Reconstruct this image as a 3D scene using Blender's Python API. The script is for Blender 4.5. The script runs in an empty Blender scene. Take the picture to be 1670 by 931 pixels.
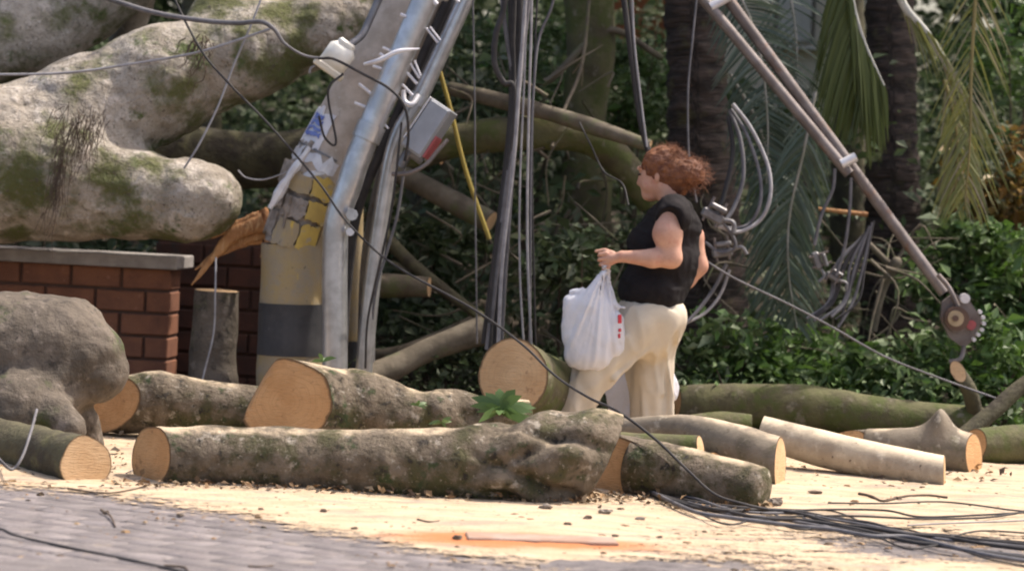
import bpy, math, random
import numpy as np
from mathutils import Matrix, Vector

# ------------------------------------------------------------------ camera, sky, sun, exposure
sc = bpy.context.scene
COL = sc.collection
RW, RH, FPX = 1670.0, 931.0, 4500.0
CAM = np.array([0.0, 0.0, 1.5])
PITCH, ROLL = math.radians(2.42), math.radians(2.7)
cam_d = bpy.data.cameras.new('camera')
cam_d.sensor_width = 36.0
cam_d.lens = 36.0 * FPX / RW
cam_d.clip_end = 900.0
cam_d.dof.use_dof = True
cam_d.dof.focus_distance = 13.4
cam_d.dof.aperture_fstop = 2.0
cam = bpy.data.objects.new('camera', cam_d)
COL.objects.link(cam)
RM = Matrix.Rotation(math.pi / 2 - PITCH, 4, 'X') @ Matrix.Rotation(ROLL, 4, 'Z')
cam.matrix_world = Matrix.Translation(Vector(CAM)) @ RM
sc.camera = cam
RMN = np.array(RM.to_3x3())

SUN = np.array([0.46, 0.20, 0.865]); SUN /= np.linalg.norm(SUN)
world = bpy.data.worlds.new('World'); sc.world = world
world.use_nodes = True
wn, wl = world.node_tree.nodes, world.node_tree.links
wn.clear()
sky = wn.new('ShaderNodeTexSky'); sky.sky_type = 'NISHITA'; sky.sun_disc = False
sky.sun_elevation = math.asin(SUN[2]); sky.sun_rotation = math.atan2(SUN[0], SUN[1])
sky.dust_density = 5.0; sky.air_density = 1.0; sky.ozone_density = 0.3
bg = wn.new('ShaderNodeBackground'); bg.inputs['Strength'].default_value = 0.15
wo = wn.new('ShaderNodeOutputWorld')
wl.new(sky.outputs[0], bg.inputs[0]); wl.new(bg.outputs[0], wo.inputs[0])
sun_d = bpy.data.lights.new('sun', 'SUN'); sun_d.energy = 2.9; sun_d.angle = math.radians(0.6)
sun_d.color = (1.0, 0.95, 0.86)
sun = bpy.data.objects.new('sun', sun_d); COL.objects.link(sun)
sun.rotation_euler = Vector(SUN).to_track_quat('Z', 'Y').to_euler()
sun.location = (3, 5, 12)
sc.view_settings.view_transform = 'Standard'; sc.view_settings.look = 'None'
sc.view_settings.gamma = 1.0; sc.view_settings.use_curve_mapping = False
sc.view_settings.exposure = 0.85
sc.view_settings.use_white_balance = True
sc.view_settings.white_balance_temperature = 6750; sc.view_settings.white_balance_tint = 12
sc.render.engine = 'CYCLES'
sc.cycles.use_denoising = True
sc.cycles.pixel_filter_type = 'BLACKMAN_HARRIS'; sc.cycles.filter_width = 2.0
sc.cycles.max_bounces = 6; sc.cycles.transparent_max_bounces = 6

# ------------------------------------------------------------------ helpers
def at(px, py, Y):
    "the point that stands Y metres down the road at this place of the photograph"
    d = RMN @ np.array([(px - RW / 2) / FPX, -(py - RH / 2) / FPX, -1.0])
    return CAM + d * (Y / d[1])
def gnd(px, py, z=0.0):
    d = RMN @ np.array([(px - RW / 2) / FPX, -(py - RH / 2) / FPX, -1.0])
    return CAM + d * ((z - CAM[2]) / d[2])
def m(px, Y):
    return px * Y / FPX

def vnoise(P, seed=0):
    P = np.asarray(P, float); I = np.floor(P).astype(np.int64); Fr = P - I
    u = Fr * Fr * (3 - 2 * Fr)
    def h(dx, dy, dz):
        n = (I[..., 0] + dx) * 374761393 + (I[..., 1] + dy) * 668265263 + (I[..., 2] + dz) * 2147483647 + seed * 974711
        n = (n ^ (n >> 13)) * 1274126177
        n = n ^ (n >> 16)
        return (n & 0xffff) / 32767.5 - 1.0
    x0 = h(0,0,0)*(1-u[...,0]) + h(1,0,0)*u[...,0]; x1 = h(0,1,0)*(1-u[...,0]) + h(1,1,0)*u[...,0]
    x2 = h(0,0,1)*(1-u[...,0]) + h(1,0,1)*u[...,0]; x3 = h(0,1,1)*(1-u[...,0]) + h(1,1,1)*u[...,0]
    y0 = x0*(1-u[...,1]) + x1*u[...,1]; y1 = x2*(1-u[...,1]) + x3*u[...,1]
    return y0*(1-u[...,2]) + y1*u[...,2]
def ridge(P, octs=2, seed=0):
    s = 0; a = 1.0; P = np.asarray(P, float)
    for o in range(octs):
        s = s + a * (1 - 2 * np.abs(vnoise(P * (2.1 ** o) + o * 5.1, seed + o))); a *= 0.5
    return s
def fbm(P, octs=3, seed=0):
    s = 0; a = 1.0; P = np.asarray(P, float)
    for o in range(octs):
        s = s + a * vnoise(P * (2.03 ** o) + o * 7.3, seed + o); a *= 0.5
    return s

OFF = {}
def thing(name, label, cat, loc, group=None, kind=None):
    o = bpy.data.objects.new(name, None); COL.objects.link(o)
    o.empty_display_size = 0.1
    o.location = Vector(loc); OFF[o.name] = np.array(loc, float)
    tag(o, label, cat, group, kind); return o
def tag(o, label=None, cat=None, group=None, kind=None):
    if label: o['label'] = label
    if cat: o['category'] = cat
    if group: o['group'] = group
    if kind: o['kind'] = kind
def mesh_data(name, V, F, mats, smooth=True, uv=None, midx=None):
    me = bpy.data.meshes.new(name)
    V = np.asarray(V, float)
    if isinstance(F, np.ndarray):
        nf, k = F.shape
        me.vertices.add(len(V)); me.vertices.foreach_set('co', V.astype(np.float32).ravel())
        me.loops.add(nf * k); me.loops.foreach_set('vertex_index', F.astype(np.int32).ravel())
        me.polygons.add(nf); me.polygons.foreach_set('loop_start', np.arange(0, nf * k, k, dtype=np.int32))
        me.update(calc_edges=True)
    else:
        me.from_pydata(V.tolist(), [], F)
    for mm in (mats if isinstance(mats, (list, tuple)) else [mats]): me.materials.append(mm)
    if midx is not None: me.polygons.foreach_set('material_index', np.asarray(midx, dtype=np.int32))
    me.polygons.foreach_set('use_smooth', np.full(len(me.polygons), smooth, dtype=bool))
    if uv is not None:
        ul = me.uv_layers.new(name='UVMap')
        li = np.empty(len(me.loops), dtype=np.int32); me.loops.foreach_get('vertex_index', li)
        ul.data.foreach_set('uv', np.asarray(uv, np.float32)[li].ravel())
    me.validate(); me.update()
    return me
def mk(name, V, F, mat, parent=None, label=None, cat=None, group=None, kind=None, smooth=True, uv=None, midx=None, base=None):
    V = np.asarray(V, float)
    if parent is not None: off = OFF[parent.name]
    else:
        if base is None:
            base = np.array([(V[:,0].min()+V[:,0].max())/2, (V[:,1].min()+V[:,1].max())/2, V[:,2].min()])
        off = np.array(base, float)
    me = mesh_data(name, V - off, F, mat, smooth, uv, midx)
    o = bpy.data.objects.new(name, me); COL.objects.link(o)
    if parent is not None: o.parent = parent
    else: o.location = Vector(off)
    OFF[o.name] = off
    tag(o, label, cat, group, kind); return o

def catmull(P, n):
    P = np.asarray(P, float)
    if len(P) == 2:
        t = np.linspace(0, 1, n)[:, None]; return P[0] * (1 - t) + P[1] * t
    Q = np.vstack([2*P[0]-P[1], P, 2*P[-1]-P[-2]])
    out = []
    ts = np.linspace(0, len(P) - 1, n)
    for t in ts:
        i = min(int(t), len(P) - 2); u = t - i
        a, b, c, d = Q[i], Q[i+1], Q[i+2], Q[i+3]
        out.append(0.5*((2*b)+(-a+c)*u+(2*a-5*b+4*c-d)*u*u+(-a+3*b-3*c+d)*u**3))
    return np.array(out)
def nrm(v): return v / (np.linalg.norm(v, axis=-1, keepdims=True) + 1e-12)

def tube(P, R, n=20, rings=24, amp=0.0, freq=6.0, seed=0, cut0=None, cut1=None, round0=False, round1=False, mod=None, squash=1.0, wedge=None):
    """bark tube along P with radii R. cut0/cut1: normals of the sawn planes. Returns V, F, uv, caps"""
    C = catmull(P, rings); Rr = np.interp(np.linspace(0, 1, rings), np.linspace(0, 1, len(R)), R)
    T = nrm(np.gradient(C, axis=0))
    N = np.zeros_like(C); up = np.array([0, 0, 1.0])
    if abs(T[0] @ up) > 0.9: up = np.array([0, -1.0, 0])
    v = nrm(up - T[0] * (up @ T[0])); N[0] = v
    for i in range(1, rings):
        v = N[i-1] - T[i] * (N[i-1] @ T[i]); N[i] = v / np.linalg.norm(v)
    B = np.cross(T, N)
    A = np.linspace(0, 2 * np.pi, n, endpoint=False)
    L = np.concatenate([[0], np.cumsum(np.linalg.norm(np.diff(C, axis=0), axis=1))])
    dirs = N[:, None, :] * np.cos(A)[None, :, None] + B[:, None, :] * np.sin(A)[None, :, None] * squash
    base = C[:, None, :] + dirs * Rr[:, None, None]
    dr = np.zeros((rings, n))
    if amp: dr += amp * fbm(base * freq, 3, seed)
    if mod is not None: dr += mod(L[:, None] / L[-1] + 0 * A[None, :], A[None, :] + 0 * L[:, None])
    V = C[:, None, :] + dirs * (Rr[:, None] * (1 + dr))[:, :, None]
    for end, cut in ((0, cut0), (-1, cut1)):
        if cut is None: continue
        cut = nrm(np.asarray(cut, float)); t = T[end]; c = C[end]
        s = np.abs(L - L[end]); fall = np.clip(1 - s / (2.2 * Rr[end]), 0, 1)
        sh = -((V[end] - c) @ cut) / (t @ cut)
        if wedge is not None and end == 0: sh = np.maximum(sh, -((V[end] - wedge[0]) @ wedge[1]) / (t @ wedge[1]))
        V = V + (fall[:, None] * sh[None, :])[:, :, None] * t
    Vf = V.reshape(-1, 3)
    i, j = np.meshgrid(np.arange(rings - 1), np.arange(n), indexing='ij')
    a = i * n + j; b = i * n + (j + 1) % n
    F = np.stack([a, b, b + n, a + n], -1).reshape(-1, 4)
    uv = np.stack([np.repeat(L, n), np.tile(A / (2 * np.pi), rings)], -1)
    caps = []
    for end, rnd in ((0, round0), (rings - 1, round1)):
        ring = V[end]; c = ring.mean(0); t = T[end] * (-1 if end == 0 else 1)
        if rnd:
            k = 5; st = len(Vf); new = []; ring_idx = end * n + np.arange(n)
            prev = ring_idx
            for q in range(1, k + 1):
                th = q / k * np.pi / 2
                if q < k:
                    rr = c + (ring - c) * math.cos(th) + t * Rr[end] * (rnd if rnd is not True else 0.7) * math.sin(th)
                    idx = len(Vf) + np.arange(n); Vf = np.vstack([Vf, rr]); uv = np.vstack([uv, uv[ring_idx]])
                    f = np.stack([prev, np.roll(prev, -1), np.roll(idx, -1), idx], -1)
                    F = np.vstack([F, f if end else f[:, ::-1]]); prev = idx
                else:
                    Vf = np.vstack([Vf, [c + t * Rr[end] * (rnd if rnd is not True else 0.7)]]); uv = np.vstack([uv, uv[:1]])
                    ci = len(Vf) - 1
                    f = np.stack([prev, np.roll(prev, -1), np.full(n, ci), np.full(n, ci)], -1)
                    f3 = f
                    F = np.vstack([F, f3 if end else f3[:, ::-1]])
            caps.append(None)
        else:
            # sawn disc with inner rings (proud by a hair so it never shares a plane)
            CV = [ring]; 
            for s_ in (0.84, 0.68, 0.52, 0.36, 0.2): CV.append(c + (ring - c) * s_)
            CV = np.vstack(CV + [[c]])
            CV[:n] = c + (ring - c) * 0.999
            if wedge is not None and end == 0:
                tt = T[0]; c1_ = nrm(np.asarray(cut0, float)); flat_ = CV - tt * ((CV - C[0]) @ tt)[:, None]
                s1 = -((flat_ - C[0]) @ c1_) / (tt @ c1_); s2 = -((flat_ - wedge[0]) @ wedge[1]) / (tt @ wedge[1])
                CV = flat_ + tt * np.maximum(s1, s2)[:, None]
            CV = CV + t * 0.0015
            CF = []
            for q in range(5):
                for jj in range(n):
                    CF.append([q*n+jj, q*n+(jj+1) % n, (q+1)*n+(jj+1) % n, (q+1)*n+jj])
            for jj in range(n): CF.append([5*n+jj, 5*n+(jj+1) % n, 6*n])
            if end == 0: CF = [f[::-1] for f in CF]
            rel = np.concatenate([np.full(n, q_) for q_ in (1, 0.84, 0.68, 0.52, 0.36, 0.2)] + [[0.0]])
            caps.append((CV, CF, np.stack([rel * Rr[end], rel], -1)))
    return Vf, F, uv, caps
def tri_fix(F):
    return F
def quads_to_list(F):
    out = []
    for f in F.tolist():
        g = []
        for q in f:
            if q not in g: g.append(q)
        out.append(g)
    return out

def log(name, label, P, Rpx, mat, cutmat, cut0=None, cut1=None, face0=True, face1=True, n=40, rings=70, amp=0.05, freq=5, seed=0,
        group=None, cat='log', parent=None, **kw):
    "a sawn log: bark mesh with its sawn faces as parts. P = (px, py, Y) points, Rpx radii in px there"
    W = [at(*p) for p in P]; R = [m(r, p[2]) for r, p in zip(Rpx, P)]
    V, F, uv, caps = tube(W, R, n, rings, amp, freq, seed, cut0, cut1, mod=kw.get('mod'), round0=kw.get('round0', False), round1=kw.get('round1', False), squash=kw.get('squash', 1.0), wedge=kw.get('wedge'))
    o = mk(name, V, quads_to_list(F) if kw.get('round0') or kw.get('round1') else F, mat, parent, label, cat, group, uv=uv)
    for cp, show in zip(caps, (face0, face1)):
        if cp is not None and show:
            mk('cut_face', cp[0], cp[1], cutmat, o, smooth=False, uv=cp[2])
        elif cp is not None:
            mk('end_cap', cp[0], cp[1], mat, o, smooth=False)
    return o
def rod(name, P, r, mat, parent=None, label=None, cat=None, group=None, n=8, rings=None, r1=None, rnd=False, world=False, **kw):
    W = [np.asarray(p, float) for p in P] if world else [at(*p) for p in P]
    rings = rings or max(2, 1 if len(W) == 2 else 8 * len(W))
    R = r if isinstance(r, (list, tuple)) else [r, r1 if r1 is not None else r]
    V, F, uv, caps = tube(W, R, n, rings, **kw)
    Vs = [V]; Fs = quads_to_list(F); k = len(V)
    for cp in caps:
        if cp is None: continue
        Vs.append(cp[0]); Fs += [[q + k for q in f] for f in cp[1]]; k += len(cp[0])
    return mk(name, np.vstack(Vs), Fs, mat, parent, label, cat, group, uv=np.vstack([uv] + [np.zeros((len(v), 2)) for v in Vs[1:]]))
def box_vf(c, s, R=None, bev=0.0):
    "box centred c, size s, optional 3x3 rotation, chamfered edges"
    c = np.asarray(c, float); h = np.asarray(s, float) / 2
    if bev <= 0:
        V = np.array([[x, y, z] for x in (-1, 1) for y in (-1, 1) for z in (-1, 1)]) * h
        F = [[0,1,3,2],[4,6,7,5],[0,4,5,1],[2,3,7,6],[0,2,6,4],[1,5,7,3]]
    else:
        V = []; idx = {}
        for sx in (-1, 1):
            for sy in (-1, 1):
                for sz in (-1, 1):
                    for ax in range(3):
                        v = np.array([sx, sy, sz]) * h
                        for q in range(3):
                            if q != ax: v[q] -= np.sign(v[q]) * bev
                        idx[(sx, sy, sz, ax)] = len(V); V.append(v)
        V = np.array(V); F = []
        S = (-1, 1)
        for ax in range(3):
            b, d = [q for q in range(3) if q != ax]
            for s0 in S:
                loop = []
                for (u, w) in ((-1,-1),(1,-1),(1,1),(-1,1)):
                    k = [0,0,0]; k[ax] = s0; k[b] = u; k[d] = w
                    loop.append(idx[(k[0], k[1], k[2], ax)])
                F.append(loop)
            for u in S:
                for w in S:
                    k0 = [0,0,0]; k0[b] = u; k0[d] = w; k1 = list(k0); k0[ax] = -1; k1[ax] = 1
                    F.append([idx[(*k0, b)], idx[(*k1, b)], idx[(*k1, d)], idx[(*k0, d)]])
        for sx in S:
            for sy in S:
                for sz in S: F.append([idx[(sx, sy, sz, q)] for q in range(3)])
        # orient outwards
        for i, f in enumerate(F):
            nv = np.cross(V[f[1]] - V[f[0]], V[f[2]] - V[f[0]])
            if nv @ V[f].mean(0) < 0: F[i] = f[::-1]
    if R is not None: V = V @ np.asarray(R).T
    return V + c, F
def rotm(ax, deg):
    return np.array(Matrix.Rotation(math.radians(deg), 3, ax))
def join(parts):
    Vs, Fs, k = [], [], 0
    for V, F in parts:
        Vs.append(np.asarray(V)); Fs += [[int(q) + k for q in f] for f in F]; k += len(V)
    return np.vstack(Vs), Fs

# signed-distance bodies (one continuous skin)
class SDF:
    def __init__(s, lo, hi, h):
        s.lo = np.array(lo, float); s.h = h
        s.n = np.ceil((np.array(hi) - s.lo) / h).astype(int) + 1
        s.G = np.full(s.n, 1.0, dtype=np.float64)
    def sub(s, lo, hi):
        a = np.clip(np.floor((lo - s.lo) / s.h).astype(int), 0, s.n - 1); b = np.clip(np.ceil((hi - s.lo) / s.h).astype(int) + 1, 1, s.n)
        ax = [s.lo[q] + s.h * np.arange(a[q], b[q]) for q in range(3)]
        return tuple(slice(a[q], b[q]) for q in range(3)), np.stack(np.meshgrid(*ax, indexing='ij'), -1)
    def put(s, sl, d, k, mode='add'):
        g = s.G[sl]
        if mode == 'add':
            hh = np.clip(0.5 + 0.5 * (g - d) / k, 0, 1); s.G[sl] = g * (1 - hh) + d * hh - k * hh * (1 - hh)
        else:
            s.G[sl] = np.maximum(g, -d)
    def cap(s, a, b, ra, rb=None, k=0.03, mode='add'):
        a, b = np.asarray(a, float), np.asarray(b, float); rb = ra if rb is None else rb
        mr = max(ra, rb) + k + 2 * s.h + 0.02
        sl, P = s.sub(np.minimum(a, b) - mr, np.maximum(a, b) + mr)
        ab = b - a; t = np.clip(((P - a) @ ab) / (ab @ ab + 1e-9), 0, 1)
        d = np.linalg.norm(P - a - t[..., None] * ab, axis=-1) - (ra + (rb - ra) * t)
        s.put(sl, d, k, mode)
    def ell(s, c, r, k=0.03, R=None, mode='add'):
        c, r = np.asarray(c, float), np.asarray(r, float); mr = r.max() + k + 2 * s.h + 0.02
        sl, P = s.sub(c - mr, c + mr); Q = P - c
        if R is not None: Q = Q @ np.asarray(R)
        q = np.linalg.norm(Q / r, axis=-1); g = np.linalg.norm(Q / (r * r), axis=-1) + 1e-9
        s.put(sl, q * (q - 1) / g, k, mode)
    def pts(s):
        return s.sub(s.lo, s.lo + s.h * s.n)[1]
    def rough(s, fn, near=0.09):
        "add surface relief, worked out only close to the skin"
        msk = np.abs(s.G) < near; I = np.argwhere(msk); s.G[msk] += fn(s.lo + s.h * I)
    def half(s, c, nv):
        "cut away the side nv points to"
        P = s.pts(); s.G = np.maximum(s.G, (P - np.asarray(c)) @ nrm(np.asarray(nv, float)))
    def mesh(s):
        G = s.G; nx, ny, nz = G.shape; ins = G < 0
        acc = np.zeros((nx-1, ny-1, nz-1, 3)); cnt = np.zeros((nx-1, ny-1, nz-1))
        cor = [(i, j, k) for i in (0, 1) for j in (0, 1) for k in (0, 1)]
        def sl(c): return G[c[0]:nx-1+c[0], c[1]:ny-1+c[1], c[2]:nz-1+c[2]]
        for p in range(8):
            for q in range(p + 1, 8):
                A, B = np.array(cor[p]), np.array(cor[q])
                if np.abs(A - B).sum() != 1: continue
                a, b = sl(A), sl(B); cr = (a < 0) != (b < 0)
                t = np.where(cr, a / (a - b + 1e-12), 0)
                for ax in range(3):
                    acc[..., ax] += np.where(cr, A[ax] + t * (B[ax] - A[ax]), 0)
                cnt += cr
        act = cnt > 0; vid = -np.ones(act.shape, dtype=np.int64); vid[act] = np.arange(act.sum())
        ijk = np.argwhere(act)
        V = s.lo + s.h * (ijk + acc[act] / cnt[act][:, None])
        F = []
        for ax in range(3):
            b, c = (ax + 1) % 3, (ax + 2) % 3
            s0 = [slice(None)] * 3; s1 = [slice(None)] * 3
            s0[ax] = slice(0, -1); s1[ax] = slice(1, None)
            ch = ins[tuple(s0)] != ins[tuple(s1)]
            idx = np.argwhere(ch)
            ok = (idx[:, b] > 0) & (idx[:, c] > 0) & (idx[:, b] < G.shape[b] - 1) & (idx[:, c] < G.shape[c] - 1)
            idx = idx[ok]
            inside = ins[tuple(idx.T)]
            def cell(db, dc):
                q = idx.copy(); q[:, b] -= db; q[:, c] -= dc; return vid[tuple(q.T)]
            quad = np.stack([cell(1, 1), cell(0, 1), cell(0, 0), cell(1, 0)], -1)
            quad[~inside] = quad[~inside][:, ::-1]
            F.append(quad)
        F = np.vstack(F); F = F[(F >= 0).all(1)]
        return V, F

# leaves
def leaf_vf(P, size, rng, up=0.5, aspect=0.45, fold=0.18, droop=0.0):
    "a folded leaf blade of two triangles pairs at each point; returns V, F"
    n = len(P); size = np.broadcast_to(size, n) * rng.choice([0.45, 0.7, 0.9, 1.0, 1.2, 1.55], n) * rng.uniform(0.85, 1.15, n)
    d = rng.normal(size=(n, 3)); d[:, 2] = d[:, 2] * 0.6 - droop; d = nrm(d)
    nn = rng.normal(size=(n, 3)); nn[:, 2] += up * 2; nn = nn - d * (nn * d).sum(1, keepdims=True); nn = nrm(nn)
    s = np.cross(d, nn)
    b = P; t = P + d * size[:, None] - np.array([0, 0, 1.0]) * (size * 0.12)[:, None]
    mid = P + d * (size * 0.45)[:, None] 
    w = (size * aspect * 0.5)[:, None]
    l = mid + s * w + nn * w * fold * 2; r = mid - s * w + nn * w * fold * 2
    V = np.stack([b, r, t, l], 1).reshape(-1, 3)
    k = np.arange(n)[:, None] * 4
    F = np.concatenate([k + np.array([[0, 1, 2]]), k + np.array([[0, 2, 3]])], 0)
    return V, F
# ------------------------------------------------------------------ materials
def newmat(name):
    mt = bpy.data.materials.new(name); mt.use_nodes = True
    nt = mt.node_tree; b = nt.nodes['Principled BSDF']
    return mt, nt, b
def rgba(c): return (c[0], c[1], c[2], 1.0)
def coord(nt, kind='Object', scale=(1, 1, 1), rot=(0, 0, 0)):
    if kind == 'World':
        g = nt.nodes.new('ShaderNodeNewGeometry'); out = g.outputs['Position']
    else:
        t = nt.nodes.new('ShaderNodeTexCoord'); out = t.outputs[kind]
    mp = nt.nodes.new('ShaderNodeMapping'); mp.inputs['Scale'].default_value = scale; mp.inputs['Rotation'].default_value = rot
    nt.links.new(out, mp.inputs[0]); return mp.outputs[0]
def noise_n(nt, vec, scale, detail=4, rough=0.6, dist=0.0):
    n = nt.nodes.new('ShaderNodeTexNoise'); n.inputs['Scale'].default_value = scale
    n.inputs['Detail'].default_value = detail; n.inputs['Roughness'].default_value = rough; n.inputs['Distortion'].default_value = dist
    nt.links.new(vec, n.inputs['Vector']); return n.outputs['Fac']
def rng_n(nt, v, lo, hi, a=0.0, b=1.0):
    r = nt.nodes.new('ShaderNodeMapRange'); r.interpolation_type = 'SMOOTHSTEP'
    r.inputs[1].default_value = lo; r.inputs[2].default_value = hi; r.inputs[3].default_value = a; r.inputs[4].default_value = b
    nt.links.new(v, r.inputs[0]); return r.outputs[0]
def mix_n(nt, fac, a, b):
    x = nt.nodes.new('ShaderNodeMix'); x.data_type = 'RGBA'
    for s, v in ((0, fac), (6, a), (7, b)):
        if isinstance(v, (int, float)): x.inputs[s].default_value = v
        elif isinstance(v, tuple): x.inputs[s].default_value = rgba(v)
        else: nt.links.new(v, x.inputs[s])
    return x.outputs[2]
def math_n(nt, op, a, b=None):
    x = nt.nodes.new('ShaderNodeMath'); x.operation = op
    for s, v in ((0, a), (1, b)):
        if v is None: continue
        if isinstance(v, (int, float)): x.inputs[s].default_value = v
        else: nt.links.new(v, x.inputs[s])
    return x.outputs[0]
def bump_n(nt, b, h, strength=0.4, dist=0.02):
    n = nt.nodes.new('ShaderNodeBump'); n.inputs['Strength'].default_value = strength; n.inputs['Distance'].default_value = dist
    nt.links.new(h, n.inputs['Height']); nt.links.new(n.outputs[0], b.inputs['Normal'])
def mat(name, c1, c2=None, scale=8, rough=0.7, metal=0.0, layers=(), bump=0.3, bscale=40, bdist=0.01, kind='Object', stretch=(1,1,1), spec=None, lo=0.35, hi=0.65, detail=5):
    """two-tone noise base + layers (colour, scale, lo, hi[, stretch, upward])"""
    mt, nt, b = newmat(name)
    v = coord(nt, kind, stretch)
    col = mix_n(nt, rng_n(nt, noise_n(nt, v, scale, detail), lo, hi), c1, c2 or c1)
    for ly in layers:
        c, s, l0, h0 = ly[:4]; st = ly[4] if len(ly) > 4 and ly[4] else stretch
        vv = coord(nt, kind, st)
        f = rng_n(nt, noise_n(nt, vv, s, 6, 0.65), l0, h0)
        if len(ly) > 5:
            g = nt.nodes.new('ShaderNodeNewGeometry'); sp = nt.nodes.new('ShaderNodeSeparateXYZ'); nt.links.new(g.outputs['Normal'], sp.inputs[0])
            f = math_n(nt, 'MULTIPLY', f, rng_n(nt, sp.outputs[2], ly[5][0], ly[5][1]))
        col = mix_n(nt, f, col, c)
    nt.links.new(col, b.inputs['Base Color'])
    b.inputs['Roughness'].default_value = rough; b.inputs['Metallic'].default_value = metal
    if spec is not None: b.inputs['Specular IOR Level'].default_value = spec
    if bump: bump_n(nt, b, noise_n(nt, v, bscale, 6, 0.65), bump, bdist)
    return mt
MOSS = (0.075, 0.088, 0.022); MOSS2 = (0.045, 0.075, 0.018)
M = {}
M['bark_pale'] = mat('pale_bark', (0.47,0.41,0.345), (0.31,0.265,0.21), 6, 0.85, layers=[((0.62,0.55,0.48),8,0.52,0.68), ((0.19,0.165,0.10),4.6,0.55,0.74), ((0.105,0.11,0.034),2.4,0.47,0.62), ((0.075,0.105,0.022),3.9,0.57,0.67), ((0.10,0.08,0.06),26,0.58,0.70), ((0.16,0.13,0.10),60,0.55,0.7)], bump=1.0, bscale=16, bdist=0.05)
M['bark_grey'] = mat('grey_bark', (0.165,0.13,0.092), (0.075,0.056,0.034), 9, 0.88, layers=[((0.062,0.058,0.02),4.5,0.47,0.62), ((0.34,0.30,0.245),12,0.58,0.69), ((0.036,0.052,0.015),6.5,0.57,0.66), ((0.026,0.02,0.014),18,0.56,0.67), ((0.28,0.24,0.185),45,0.60,0.70), ((0.52,0.41,0.28),3.0,0.44,0.60,None,(0.80,0.97))], bump=0.9, bscale=20, bdist=0.03)  # last layer: sawdust-pale tone on upward bark, standing in for sunlit log tops
M['bark_smooth'] = mat('smooth_bark', (0.225,0.185,0.135), (0.13,0.105,0.075), 7, 0.8, layers=[((0.36,0.315,0.25),14,0.56,0.70), ((0.10,0.09,0.04),3.6,0.54,0.72), ((0.09,0.07,0.05),24,0.60,0.70), ((0.50,0.40,0.28),3.5,0.42,0.58,None,(0.75,0.97))], bump=0.4, bscale=30, bdist=0.012)  # last layer paints a sunlit look, in sawdust tone, on upward bark
M['bark_peeled'] = mat('pale_smooth_bark', (0.46,0.385,0.285), (0.33,0.265,0.19), 7, 0.8, layers=[((0.58,0.50,0.38),12,0.54,0.70), ((0.17,0.14,0.09),5,0.58,0.74), ((0.14,0.10,0.07),30,0.60,0.70), ((0.66,0.54,0.38),3.0,0.36,0.52,None,(0.45,0.85))], bump=0.4, bscale=30, bdist=0.012)  # last layer brightens the upward side, painting sun and sawdust together
M['bark_moss'] = mat('mossy_bark', (0.12,0.115,0.05), (0.075,0.062,0.035), 5, 0.9, layers=[(MOSS,6,0.45,0.60), ((0.19,0.17,0.12),10,0.58,0.70)], bump=0.6, bscale=22, bdist=0.02)
M['bark_lump'] = mat('burl_bark', (0.135,0.108,0.083), (0.08,0.063,0.046), 5, 0.85, layers=[((0.19,0.155,0.125),12,0.54,0.68), ((0.06,0.07,0.025),3.4,0.54,0.66), ((0.045,0.036,0.028),14,0.56,0.68), ((0.04,0.032,0.025),34,0.6,0.7)], bump=0.7, bscale=18, bdist=0.025)
M['bark_dark'] = mat('dark_bark', (0.095,0.085,0.045), (0.045,0.036,0.024), 6, 0.9, layers=[((0.15,0.14,0.06),4,0.55,0.72)], bump=0.8, bscale=20, bdist=0.025)
M['bark_tan'] = mat('tan_bark', (0.17,0.14,0.10), (0.10,0.08,0.055), 8, 0.85, layers=[((0.11,0.12,0.05),5,0.52,0.68)], bump=0.5, bscale=25, bdist=0.015)
def cut_mat(name, c1, c2, seed=0.0):
    mt, nt, b = newmat(name)
    v = coord(nt, 'Object')
    n1 = noise_n(nt, v, 6, 4); col = mix_n(nt, rng_n(nt, n1, 0.35, 0.65), c1, c2)
    saw = noise_n(nt, coord(nt, 'Object', (14, 14, 90), (0.2, 0.35, seed)), 1.6, 3)
    col = mix_n(nt, rng_n(nt, saw, 0.52, 0.72, 0, 0.45), col, tuple(x * 0.62 for x in c2))
    col = mix_n(nt, rng_n(nt, noise_n(nt, v, 19, 5), 0.62, 0.72, 0, 0.6), col, (0.20, 0.10, 0.045))
    uvn = nt.nodes.new('ShaderNodeTexCoord'); sx = nt.nodes.new('ShaderNodeSeparateXYZ'); nt.links.new(uvn.outputs['UV'], sx.inputs[0])
    rr_ = math_n(nt, 'ADD', math_n(nt, 'MULTIPLY', sx.outputs[0], 150.0), math_n(nt, 'MULTIPLY', noise_n(nt, v, 9, 3), 5.0))
    cmb = nt.nodes.new('ShaderNodeCombineXYZ'); nt.links.new(rr_, cmb.inputs[0])
    col = mix_n(nt, rng_n(nt, noise_n(nt, cmb.outputs[0], 1.0, 3), 0.45, 0.7, 0, 0.4), col, tuple(x * 0.6 for x in c2))
    rim = math_n(nt, 'ADD', sx.outputs[1], math_n(nt, 'MULTIPLY', noise_n(nt, v, 30, 3), 0.08))
    col = mix_n(nt, rng_n(nt, rim, 0.965, 1.02, 0, 0.85), col, (0.10, 0.06, 0.03))
    nt.links.new(col, b.inputs['Base Color']); b.inputs['Roughness'].default_value = 0.85
    bump_n(nt, b, saw, 0.6, 0.008); return mt
M['cut'] = cut_mat('fresh_cut_wood', (0.63,0.42,0.235), (0.54,0.34,0.175))
M['cut_orange'] = cut_mat('orange_cut_wood', (0.58,0.335,0.155), (0.49,0.265,0.11), 0.4)
M['splinter'] = mat('torn_wood', (0.50,0.25,0.10), (0.30,0.13,0.05), 6, 0.8, layers=[((0.60,0.36,0.17),20,0.5,0.7,(3,3,0.6))], bump=0.9, bscale=30, bdist=0.02)
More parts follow.
